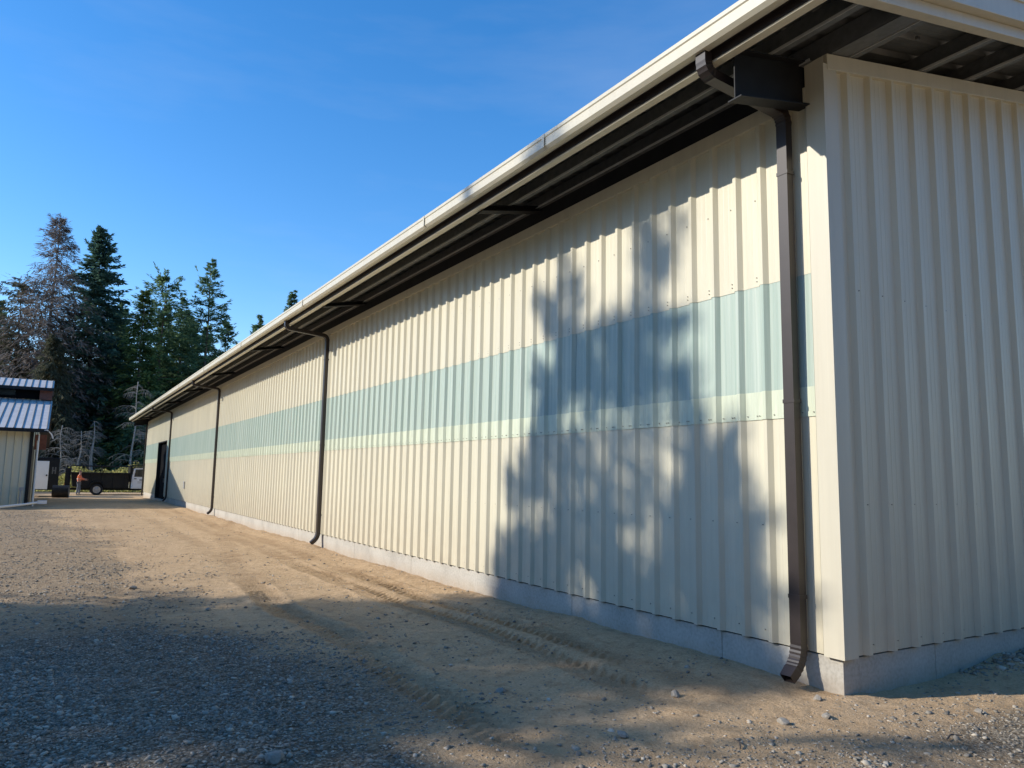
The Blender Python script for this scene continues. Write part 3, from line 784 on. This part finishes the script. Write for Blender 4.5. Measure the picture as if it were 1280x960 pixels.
def wheel(x, yy, par):
    q = MB(); s = -1 if yy < 0 else 1
    prof = [(.27, -.12), (.36, -.13), (.405, -.09), (.41, 0), (.405, .09), (.36, .13), (.27, .12)]
    n = 28; Vv = []
    for r_, w_ in prof:
        for k in range(n):
            a = 2*math.pi*k/n; Vv.append((x+r_*math.cos(a), yy+w_, .41+r_*math.sin(a)))
    Fv = []
    for i in range(len(prof)):
        j = (i+1) % len(prof)
        for k in range(n): Fv.append((i*n+k, i*n+(k+1) % n, j*n+(k+1) % n, j*n+k))
    q.add(Vv, Fv); w = lp(q, 'wheel', M['rubber'], par, smooth=True)
    q = MB(); q.tube([(x, yy+s*.02, .41), (x, yy+s*.07, .41)], .255, 24); q.tube([(x, yy+s*.07, .41), (x, yy+s*.10, .41)], [.16, .10], 16)
    for k in range(8):
        a = 2*math.pi*k/8; q.tube([(x+.19*math.cos(a), yy+s*.07, .41+.19*math.sin(a)), (x+.19*math.cos(a), yy+s*.09, .41+.19*math.sin(a))], .022, 6)
    lp(q, 'rim', M['steel'], w)
for yy in (-1.0, 1.0): wheel(-1.0, yy, tk)
for yy in (-.86, .86): wheel(2.95, yy, tk)
for yy in (-1.0, 1.0):
    mb = MB(); mb.prism_y([(-1.5, .60), (-1.42, .86), (-1.2, 1.0), (-.8, 1.0), (-.58, .86), (-.5, .60), (-.56, .60), (-.64, .82), (-.84, .94), (-1.16, .94), (-1.36, .82), (-1.44, .60)], yy-.15, yy+.15); lp(mb, 'fender', M['black_paint'], tk)
mb = MB()      # cab: crew cab, hood
mb.prism_y([(1.24, .48), (1.24, 1.30), (1.34, 1.98), (1.50, 2.06), (2.55, 2.06), (2.75, 2.0), (3.15, 1.36), (3.95, 1.24), (4.05, 1.10), (4.05, .55), (3.46, .50), (3.40, .82), (3.15, .98), (2.75, .98), (2.50, .82), (2.44, .48)], -.93, .93)
cab = lp(mb, 'cab', M['white'], tk, bevel=.05)
for yy in (-.945, .945):
    mb = MB(); mb.prism_y([(1.42, 1.38), (1.50, 1.92), (2.00, 1.94), (2.00, 1.38)], yy-.012, yy+.012); mb.prism_y([(2.10, 1.38), (2.10, 1.94), (2.52, 1.93), (2.86, 1.38)], yy-.012, yy+.012); lp(mb, 'side_window', M['glass'], cab)
    mb = MB(); mb.box(1.36, 2.04, yy-.008, yy+.008, .62, 1.34); dd = lp(mb, 'door', M['white'], cab)
    q = MB(); q.box(1.42, 1.58, yy-.03 if yy < 0 else yy+.01, yy-.01 if yy < 0 else yy+.03, 1.20, 1.26); lp(q, 'handle', M['black_paint'], dd)
    q = MB(); s = -1 if yy < 0 else 1
    q.box(1.78, 1.98, yy+s*.010-.003, yy+s*.010+.003, 1.08, 1.2); q.box(1.66, 1.98, yy+s*.010-.003, yy+s*.010+.003, .98, 1.02); q.box(1.66, 1.94, yy+s*.010-.003, yy+s*.010+.003, .90, .93); lp(q, 'lettering', M['grey_box'], dd)
    mb = MB(); mb.box(2.80, 2.86, yy+s*.05 if s > 0 else yy-.25, yy+.25 if s > 0 else yy-.05, 1.40, 1.66); lp(mb, 'mirror', M['black_paint'], cab)
mb = MB(); mb.add([(2.78, -.80, 1.97), (2.78, .80, 1.97), (3.13, .85, 1.41), (3.13, -.85, 1.41)], [(0,1,2,3)])
for i in range(len(mb.v)): mb.v[i] = (mb.v[i][0]+.012, mb.v[i][1], mb.v[i][2]+.012)
lp(mb, 'windscreen', M['glass'], cab)
for yy in (-.70, .70):
    mb = MB(); mb.box(4.03, 4.08, yy-.18, yy+.18, .86, 1.08); lp(mb, 'headlight', M['glass'], cab)
    mb = MB(); mb.box(-3.06, -3.03, yy-.09, yy+.09, .70, .82); lp(mb, 'tail_light', M['tail_red'], tk)

# ------------------------------------------------------------------ person
M['skin'] = simple('skin', (.42, .24, .16), .6, 0, .1)
M['orange'] = simple('orange fabric', (.85, .20, .08), .8, 0, .12, 14)
M['jeans'] = simple('grey blue trousers', (.13, .15, .19), .85, 0, .2, 20)
M['boots'] = simple('tan boots', (.36, .30, .24), .8, 0, .15)
M['hair'] = simple('brown hair', (.10, .045, .025), .8, 0, .3)
M['tape'] = simple('pale reflective tape', (.6, .62, .55), .4, 0, .05)
pe = empty('person', (-3.74, 58.6, float(gh(-3.74, 58.6))), 'person in an orange top and grey trousers reaching towards the black dump bed', 'person')
def skinned(name, pts, edges, mat, parent, root=0, sub=2):
    me = bpy.data.meshes.new(name); me.from_pydata([p[:3] for p in pts], edges, [])
    o = link(name, me, mat, parent)
    sm = o.modifiers.new('skin', 'SKIN'); sm.use_smooth_shade = True
    sv = me.skin_vertices[0].data
    for i, p in enumerate(pts):
        r_ = p[3]; sv[i].radius = r_ if isinstance(r_, tuple) else (r_, r_)
        sv[i].use_root = (i == root)
    ss_ = o.modifiers.new('sub', 'SUBSURF'); ss_.levels = sub; ss_.render_levels = sub
    return o
def arm(s, elb, wri): return [(0.02, s*.19, 1.40, .058), (*elb, .044), (*wri, .032)]
eL, wL = (.20, .24, 1.20), (.43, .16, 1.16); eR, wR = (.17, -.25, 1.17), (.40, -.19, 1.10)
body = [(0, 0, .95, .13), (0.01, 0, 1.12, .125), (.02, 0, 1.30, .135), (.03, 0, 1.44, .085), (.045, 0, 1.52, .055), (.06, 0, 1.60, .075), (.065, 0, 1.69, .085), (.06, 0, 1.75, .06)]
edges = [(i, i+1) for i in range(7)]
def chain(base, pts):
    b = len(body); body.extend(pts); edges.append((base, b))
    for i in range(len(pts)-1): edges.append((b+i, b+i+1))
    return b+len(pts)-1
for s, e, w in ((1, eL, wL), (-1, eR, wR)):
    wi = chain(3, arm(s, e, w))
    d = (Vector(w)-Vector(e)).normalized(); pal = Vector(w)+d*.07
    pi_ = chain(wi, [(*pal, .026)])
    for k, ln in ((-1.5, .06), (-.5, .075), (.5, .08), (1.5, .065)):
        b0 = pal+Vector((.02, .016*k, 0)); chain(pi_, [(*b0, .009), (*(b0+d*ln*.6), .008), (*(b0+d*ln*.9+Vector((0, 0, -.02))), .007)])
    th = Vector(w)+d*.03+Vector((0, -s*.03, .02)); chain(pi_, [(*th, .010), (*(th+d*.04), .008)])
for s in (1, -1):
    chain(0, [(0, s*.095, .88, .09), (.02+.06*s, s*.11, .48, .060), (-.02+.08*s, s*.12, .09, .042), (.05+.08*s, s*.125, .045, .04), (.15+.08*s, s*.13, .035, .032)])
skinned('body', body, edges, M['skin'], pe)
sh_pts = [(0, 0, .96, .150), (.01, 0, 1.12, .145), (.02, 0, 1.30, .155), (.03, 0, 1.43, .105), (.02, .20, 1.40, .075), (*eL, .058), (.36, .185, 1.17, .047), (.02, -.20, 1.40, .075), (*eR, .058), (.33, -.205, 1.12, .047)]
shirt = skinned('shirt', sh_pts, [(0,1),(1,2),(2,3),(3,4),(4,5),(5,6),(3,7),(7,8),(8,9)], M['orange'], pe)
q = MB(); q.tube([(0.012, 0, 1.145), (0.012, 0, 1.195)], .168, 20, caps=False); lp(q, 'reflective_band', M['tape'], shirt, smooth=True)
tp = [(0, 0, .95, .145), (0, .095, .86, .105), (.08, .11, .48, .075), (.06, .12, .10, .062), (0, -.095, .86, .105), (-.04, -.11, .48, .075), (-.10, -.12, .10, .062)]
skinned('trousers', tp, [(0,1),(1,2),(2,3),(0,4),(4,5),(5,6)], M['jeans'], pe)
for s in (1, -1):
    cx = .06 if s > 0 else -.10
    skinned('boot', [(cx, s*.12, .14, .055), (cx, s*.12, .055, .055), (cx+.10, s*.127, .045, .045), (cx+.19, s*.13, .035, .034)], [(0,1),(1,2),(2,3)], M['boots'], pe)
skinned('hair', [(.035, 0, 1.66, .085), (.045, 0, 1.75, .088), (.05, 0, 1.79, .06)], [(0,1),(1,2)], M['hair'], pe)
q = MB()
for s in (-1, 1): q.obox((.148, s*.032, 1.685), (.004, 0, 0), (0, .012, 0), (0, 0, .006))
lp(q, 'eyes', M['black_paint'], pe)
q = MB(); q.add([(.145, -.012, 1.665), (.145, .012, 1.665), (.172, 0, 1.648), (.145, 0, 1.685)], [(0,1,2), (0,2,3), (1,3,2)]); lp(q, 'nose', M['skin'], pe)
q = MB(); q.obox((.128, 0, 1.612), (.004, 0, 0), (0, .022, 0), (0, 0, .004)); lp(q, 'mouth', M['tail_red'], pe)
for s in (-1, 1):
    q = MB(); q.obox((.055, s*.088, 1.675), (.018, 0, 0), (0, .008, 0), (0, 0, .03)); lp(q, 'ear', M['skin'], pe, bevel=.006)

# ------------------------------------------------------------------ trees
def crown_cards(H, base, Rm, n_br, n_sp, seed, droop=.35, prof=None, ln=(.45, 1.0), wd=.30, up=.25, gap=.25, off=(0, 0), jit=1.0):
    """needle sprays set along whorled limbs: returns verts, quads, limb list"""
    g = np.random.default_rng(seed)
    h = base + (H-base)*(1-np.sqrt(g.random(n_br)))*1.0
    h = base + (H-base)*np.sort(g.random(n_br)**1.15)
    rel = (h-base)/(H-base)
    if prof is None: Lb = Rm*(1-rel)**.85
    else: Lb = Rm*prof(rel)
    az = g.random(n_br)*6.283
    lobes = 1.02+.25*np.sin(az*2+g.random()*6+rel*9)+.16*g.standard_normal(n_br)
    Lb = np.maximum(.25, Lb*np.clip(lobes, .35, 1.45))
    el = np.where(rel > .8, .5, up)-.55*(1-rel)*droop*2 + .24*g.standard_normal(n_br)
    t = np.clip(g.random((n_br, n_sp))**.7, .12, 1)
    dirx, diry = np.cos(az), np.sin(az)
    r_ = t*Lb[:, None]
    cx = dirx[:, None]*r_; cy = diry[:, None]*r_
    cz = h[:, None] + np.tan(el)[:, None]*r_ - droop*.35*r_**2/np.maximum(Lb[:, None], .3)
    keep = g.random((n_br, n_sp)) > gap*g.random((n_br, 1))*1.6
    c = np.stack([cx, cy, cz], 2)[keep]
    c = c + g.standard_normal(c.shape)*np.array([.12, .12, .24])*jit*(1-.8*np.repeat(rel[:, None], n_sp, 1)[keep])[:, None]
    fw = np.stack([np.broadcast_to(dirx[:, None], t.shape), np.broadcast_to(diry[:, None], t.shape), np.broadcast_to((np.tan(el)-droop*.7)[:, None], t.shape)], 2)[keep]
    sd = np.stack([-fw[:, 1], fw[:, 0], 0*fw[:, 0]], 1)
    n = len(c); s = g.choice([-1, 1], n)
    d = fw*(.35+.5*g.random((n, 1))) + sd*(s*(.25+.7*g.random(n)))[:, None] + np.array([0, 0, -1])*(droop*g.random((n, 1))*.9) + .15*g.standard_normal((n, 3))
    d /= np.linalg.norm(d, axis=1, keepdims=True)
    relr = np.repeat(rel[:, None], n_sp, 1)[keep]
    ll = (ln[0]+(ln[1]-ln[0])*g.random(n))*(1-.45*relr)
    q = np.cross(d, g.standard_normal((n, 3))*.6+np.array([0, 0, 1.])); q /= np.linalg.norm(q, axis=1, keepdims=True)+1e-6
    ww = wd*ll*(.6+.7*g.random(n))
    a = c; b = c + d*(ll*.45)[:, None] + q*ww[:, None]*.5; e = c + d*ll[:, None]; f = c + d*(ll*.5)[:, None] - q*ww[:, None]*.5
    V = np.stack([a, b, e, f], 1).reshape(-1, 3)
    V[:, 0] += off[0]; V[:, 1] += off[1]
    F = np.arange(4*n).reshape(n, 4)
    return V, F, (h, az, Lb, el)

def trunk_mesh(H, r0, limbs=None, seed=0, nl=26, droop=.35, lean=0.0):
    mb = MB(); g = random.Random(seed)
    pts = []; rad = []
    for i in range(9):
        t = i/8; pts.append((lean*t*H+.08*math.sin(i*1.3+seed), .06*math.cos(i*1.9+seed), t*H*.985-.2)); rad.append(max(.03, r0*(1-t)**.9))
    rad[0] *= 1.35
    mb.tube(pts, rad, 9)
    if limbs is not None:
        h, az, Lb, el = limbs; idx = list(range(len(h))); g.shuffle(idx)
        for i in idx[:nl]:
            P = []
            for t in (0, .35, .7, .92):
                r_ = t*Lb[i]; P.append((math.cos(az[i])*r_, math.sin(az[i])*r_, h[i]+math.tan(el[i])*r_-droop*.35*r_*r_/max(Lb[i], .3)))
            mb.tube(P, [.05, .035, .022, .01], 5, caps=False)
    return mb

def conifer(name, x, y, H, base, Rm, mat, label, seed, n_br=150, n_sp=45, r0=None, cat='tree', group=None, nl=30, bark='bark', z=None, **kw):
    t = empty(name, (x, y, float(gh(x, y)) if z is None else z), label, cat, group)
    V, F, limbs = crown_cards(H, base, Rm, n_br, n_sp, seed, **kw)
    link('crown', np_mesh('crown', V, F), M[mat], t)
    trunk_mesh(H, r0 or .011*H+.05, limbs, seed, nl, kw.get('droop', .35)).build('trunk', M[bark], t, smooth=True)
    return t

BG = 'conifers at the forest edge'
conifer('dead_conifer', -6.8, 84, 27.4, 4.0, 6.6, 'deadneedle', 'tallest tree, a thinning brown dead conifer above the left shed', 11, 494, 57, droop=.55, wd=.13, ln=(.4, 1.2), gap=.2, nl=120, jit=1.8, group=BG, prof=lambda r: (1-r)**.72)
conifer('spruce_tree', -2.9, 87, 27.8, 3.5, 6.0, 'spruce', 'dark blue-green spruce just right of the brown dead conifer', 12, 627, 66, droop=.3, wd=.34, gap=.12, up=.3, group=BG, prof=lambda r: (1-r)**.8)
conifer('cedar_tree', -9.6, 88, 21.5, 3.0, 4.6, 'mixneedle', 'brown-tinged bushy conifer left of the tall dead one', 13, 494, 57, droop=.7, wd=.22, gap=.3, group=BG, prof=lambda r: np.sqrt(np.clip(1-r**2.2, 0, 1))*.95)
conifer('fir_tree', -13.2, 90, 18.8, 2.0, 4.5, 'fir', 'green conifer at the left edge of the picture', 14, 418, 52, group=BG)
conifer('cedar_tree', -6.2, 79, 14.5, 2.2, 4.0, 'mixneedle', 'lower shaggy brown-green conifer right behind the left shed roof', 15, 437, 52, droop=.8, wd=.18, gap=.3, group=BG)
conifer('fir_tree', 1.5, 83, 20.8, 2.6, 5.0, 'fir_light', 'light green fir with a thin pointed top right of the dark spruce', 16, 380, 43, droop=.35, wd=.26, gap=.45, group=BG, prof=lambda r: (1-r)**.95)
conifer('fir_tree', 4.0, 89, 23.8, 3.0, 5.0, 'fir', 'full green fir with a twin-pointed blunt top in mid group', 17, 475, 52, droop=.3, gap=.25, group=BG, prof=lambda r: np.sqrt(np.clip(1-r**1.7, 0, 1)))
conifer('fir_tree', 6.6, 93, 22.6, 3.0, 4.8, 'fir', 'narrow fir between the blunt-topped and the tallest right fir', 18, 342, 42, gap=.4, group=BG)
conifer('fir_tree', 8.6, 88, 26.4, 3.0, 5.6, 'fir', 'tall sparse fir with open tiered branches, tallest above the eave line', 19, 323, 57, droop=.2, up=.3, wd=.26, gap=.5, group=BG, prof=lambda r: (1-r)**.85)
conifer('fir_tree', 11.5, 92, 20.2, 3.0, 4.8, 'fir', 'shorter fir just right of the tall sparse one at the eave', 20, 304, 42, gap=.35, group=BG)
conifer('fir_tree', 18.2, 88, 24.2, 6.0, 3.2, 'fir', 'fir whose tip alone rises above the gutter, farthest right', 21, 304, 42, gap=.35, group=BG)
conifer('fir_tree', 15.0, 91, 21.1, 6.0, 3.0, 'fir', 'fir with a small tip above the gutter, left of the farthest right one', 22, 266, 42, gap=.4, group=BG)
conifer('spruce_tree', -.4, 94, 20.0, 2.5, 5.0, 'fir', 'shaded spruce filling the gap behind the light green fir', 23, 494, 52, group=BG)
conifer('fir_tree', 2.2, 80.5, 13.2, 2.8, 3.1, 'fir_light', 'low sunlit yellow-green fir boughs above the white truck cab', 24, 247, 47, droop=.45, gap=.4, group=BG)

for k, (x_, y_, H_, lab) in enumerate(((.4, 98, 22.0, 'rear fir in the notch right of the dark spruce'), (5.4, 99, 22.5, 'rear fir showing through the middle green group'),
                                       (10.2, 98, 20.5, 'rear fir behind the tall sparse one near the eave'), (-12., 97, 20.5, 'rear fir behind the brown-tinged conifer at far left'),
                                       (2.9, 78.5, 9.5, 'young fir low over the truck cab rail, beside the pole-like trunk'), (7.8, 95, 21.0, 'rear fir filling between the narrow fir and the tall sparse fir'))):
    conifer('fir_tree', x_, y_, H_, 3.0, 4.6, 'fir', lab, 40+k, 330, 50, gap=.2, group=BG)

def dead_snag(x, y, H, r0, seed, label, lean=0.0, nb=40, arc=2.6, hb=.2):
    t = empty('dead_tree', (x, y, float(gh(x, y))), label, 'dead tree', 'pale dead trunks at the forest edge')
    trunk_mesh(H, r0, None, seed, 0, lean=lean).build('trunk', M['bark_pale'], t, smooth=True)
    g = random.Random(seed); mb = MB()
    for k in range(nb):
        z = H*(hb+(1-hb-.06)*g.random()); a = g.random()*6.283; Lr = arc*(.4+.7*g.random())*(1-.5*z/H)
        P = []
        for i in range(7):
            tt = i/6; r_ = Lr*tt; w = .12*g.uniform(-1, 1)*tt
            P.append((lean*z+math.cos(a+w)*r_, math.sin(a+w)*r_, z+.55*r_-.32*r_*r_/max(Lr*.5, .4)))
        mb.tube(P, [.026, .022, .018, .015, .012, .009, .005], 5, caps=False)
        for i in (2, 3, 4, 5):
            for s in (-1, 1):
                p = Vector(P[i]); dr = Vector((math.cos(a+s*1.0), math.sin(a+s*1.0), -.5-.5*g.random()))*(.28+.35*g.random())
                mb.tube([p, p+dr*.6, p+dr+Vector((0, 0, -.10))], [.009, .007, .004], 4, caps=False)
    mb.build('bare_branches', M['twig'], t)
dead_snag(-2.45, 75.5, 6.6, .24, 31, 'thick pale broken trunk behind the truck bed, straight', 0, 20, 1.6, .5)
dead_snag(-3.55, 75.0, 5.6, .15, 32, 'slimmer pale leaning trunk left of the thick broken one', .03, 46, 2.3)
dead_snag(.72, 74.5, 10.5, .13, 33, 'thin whitish pole-like trunk with drooping grey limbs by the far eave', .012, 46, 2.9, .08)
dead_snag(-4.9, 74.0, 6.0, .09, 34, 'thin grey sapling with bare limbs nearest the cargo trailer', -.02, 46, 2.2)
dead_snag(2.0, 76.0, 7.0, .10, 35, 'bare grey trunk half hidden by the warehouse far corner', .0, 46, 2.6)

# far forest mass behind the individual trees: reads as one dark wall
Vs = []; Fs = []; nb = 0
g = np.random.default_rng(55)
for i in range(46):
    x = -46+i*1.95+g.normal()*.6; y = 99+g.random()*14; H = 14+g.random()*4
    V, F, _ = crown_cards(H, 1.0, 3.6+g.random(), 110, 40, 500+i, ln=(.7, 1.4), wd=.4, gap=.1, off=(x, y))
    V[:, 2] += -.15; Vs.append(V); Fs.append(F+nb); nb += len(V)
fo = link('forest', np_mesh('forest', np.concatenate(Vs), np.concatenate(Fs)), M['forest']); tag(fo, kind='stuff', label='dark mass of conifer forest behind the edge trees', cat='forest')
# understorey brush behind the truck
n = 42000
cxs = -16+24*g.random(n); cys = 66.5+7*g.random(n)
top = (.55+.9*np.clip(vnoise(cxs, cys, .8, 40)+.35, 0, 1)+1.5*sstep(-5, -3.4, cxs)*np.clip(vnoise(cxs, cys, .5, 41)*.6+.75, 0, 1))*sstep(66.3, 69.5, cys)
czs = gh(cxs, cys)+top*g.random(n)**.6
d = g.standard_normal((n, 3)); d[:, 2] = np.abs(d[:, 2])*.6; d /= np.linalg.norm(d, axis=1, keepdims=True)
q = np.cross(d, g.standard_normal((n, 3))); q /= np.linalg.norm(q, axis=1, keepdims=True)
ll = (.10+.16*g.random(n))[:, None]; c = np.stack([cxs, cys, czs], 1)
V = np.stack([c, c+d*ll*.5+q*ll*.3, c+d*ll, c+d*ll*.5-q*ll*.3], 1).reshape(-1, 3)
br = link('brush', np_mesh('brush', V, np.arange(4*n).reshape(n, 4)), M['brush']); tag(br, kind='stuff', label='yellow-green leafy brush along the foot of the trees', cat='brush')

# tall trees left of the yard whose shade falls on the wall and the ground
SUN = Vector((-1, .40, .57)).normalized()
def shade_tree(name, u, v, low, Rm, seed, label, tx=-30., n_br=150, n_sp=60, gap=.3, prof=None, **kw):
    a = dict(droop=.3, wd=.35, ln=(.5, 1.1)); a.update(kw)
    ty = u+.40*-tx; H = v+.57*-tx
    return conifer(name, tx, ty, H, low+.57*-tx, Rm, 'spruce', label, seed, n_br, n_sp, r0=.28, gap=gap, prof=prof, z=-.05, group='tall trees left of the yard', nl=20, **a)
oval = lambda r: np.sqrt(np.clip(1-(2*np.clip(r, 0, 1)**1.1-.62)**2/1.95, 0, 1))*np.clip((1-r)*2.2, 0, 1)
SH = dict(ln=(.28, .80), wd=.20, jit=.8)
shade_tree('fir_tree', 3.8, 5.5, -8, 1.6, 61, 'tallest fir left of the yard, shading the middle of the wall', tx=-20., n_br=170, n_sp=66, prof=oval, gap=.5, **SH)
shade_tree('fir_tree', 2.0, 4.5, -8, 1.75, 62, 'second tallest fir left of the yard, shading the wall near the corner', tx=-21.5, n_br=150, n_sp=62, prof=oval, gap=.6, **SH)
shade_tree('fir_tree', 1.35, 2.0, -5, 3.9, 63, 'shorter broad fir left of the yard, shading the dirt before the corner', tx=-20., n_br=190, n_sp=75, prof=lambda r: (1-r)**1.1, gap=.3, **SH)
shade_tree('fir_tree', 4.6, 2.0, -2.6, .95, 64, 'slim fir left of the yard, shading the foot of the wall', tx=-22., n_br=90, n_sp=50, prof=lambda r: np.sqrt(np.clip(1-r, 0, 1)), gap=.45, **SH)
shade_tree('fir_tree', 2.9, 3.5, -8, 2.0, 65, 'low bushy fir left of the yard between the two tall ones', tx=-21., n_br=170, n_sp=70, prof=lambda r: np.sqrt(np.clip(1-r**2, 0, 1)), gap=.42, **SH)

# unseen forest added behind the camera and far left to cut sky fill
Vs = []; Fs = []; nb = 0
g = np.random.default_rng(77)
spots = [(-46+2.6*i+g.normal()*.5, -34-9*g.random(), 18+6*g.random()) for i in range(38)] + [(-47-7*g.random(), -26+2.6*i, 16.5+3*g.random()) for i in range(38)]
for i, (x, y, H) in enumerate(spots):
    V, F, _ = crown_cards(H, .6, 3.4, 70, 26, 900+i, ln=(1.2, 2.2), wd=.5, gap=.05, off=(x, y))
    Vs.append(V); Fs.append(F+nb); nb += len(V)
fo = link('forest', np_mesh('forest', np.concatenate(Vs), np.concatenate(Fs)), M['forest']); tag(fo, kind='stuff', label='unseen conifer forest added behind the camera to cut sky light', cat='forest')

# ------------------------------------------------------------------ sky, sun, camera
w = bpy.data.worlds.new('World'); scene.world = w; w.use_nodes = True
nt = w.node_tree; bg = nt.nodes['Background']
sky = nt.nodes.new('ShaderNodeTexSky'); sky.sky_type = 'NISHITA'; sky.sun_disc = False
elev = math.asin(SUN.z); azim = math.atan2(SUN.x, SUN.y)
sky.sun_elevation = elev; sky.sun_rotation = azim
sky.air_density = 1.0; sky.dust_density = .15; sky.ozone_density = 2.5
hs = nt.nodes.new('ShaderNodeHueSaturation'); hs.inputs['Saturation'].default_value = 1.34; hs.inputs['Value'].default_value = 1.9
nt.links.new(sky.outputs[0], hs.inputs['Color']); nt.links.new(mix_rgb(nt, 1.0, hs.outputs[0], (1.0, .935, .985), 'MULTIPLY'), bg.inputs[0])
tcw = nt.nodes.new('ShaderNodeTexCoord'); mpw = nt.nodes.new('ShaderNodeMapping'); mpw.inputs['Scale'].default_value = (1.2, 1.2, 6.)
nt.links.new(tcw.outputs['Generated'], mpw.inputs[0])
nw = N(nt, 'ShaderNodeTexNoise', Scale=2.2, Detail=6.0, Roughness=.55); nt.links.new(mpw.outputs[0], nw.inputs['Vector'])
src = bg.inputs[0].links[0].from_socket
hz = ramp(nt, nw.outputs['Fac'], [(.48, (0, 0, 0)), (.8, (.10, .10, .10))])
nt.links.new(mix_rgb(nt, hz, src, (6., 6.4, 7.)), bg.inputs[0])
bg.inputs[1].default_value = .13
sd = bpy.data.lights.new('sun', 'SUN'); sd.energy = 5.0; sd.angle = R(.53); sd.color = (1.0, .94, .84)
so = bpy.data.objects.new('sun', sd); COL.objects.link(so); so.location = (-30, 10, 30)
so.rotation_euler = (-SUN).to_track_quat('-Z', 'Y').to_euler()

cd = bpy.data.cameras.new('camera'); co = bpy.data.objects.new('camera', cd); COL.objects.link(co)
yaw, pitch, roll = .543579, .124343, .0170496
cy, sy, cp, sp = math.cos(yaw), math.sin(yaw), math.cos(pitch), math.sin(pitch)
f = Vector((sy*cp, cy*cp, sp)); r = Vector((cy, -sy, 0)); u = r.cross(f)
r2 = math.cos(roll)*r + math.sin(roll)*u; u2 = -math.sin(roll)*r + math.cos(roll)*u
mw = Matrix(((r2.x, u2.x, -f.x, -5.3712), (r2.y, u2.y, -f.y, -3.8333), (r2.z, u2.z, -f.z, 1.62), (0, 0, 0, 1)))
co.matrix_world = mw
cd.sensor_width = 36; cd.lens = 938.18/1280*36; cd.clip_end = 6000; cd.clip_start = .05
scene.camera = co
scene.view_settings.view_transform = 'Standard'; scene.view_settings.look = 'None'
scene.view_settings.exposure = 0; scene.view_settings.gamma = 1
scene.render.engine = 'CYCLES'; scene.cycles.use_denoising = True
scene.cycles.max_bounces = 8; scene.cycles.transparent_max_bounces = 12
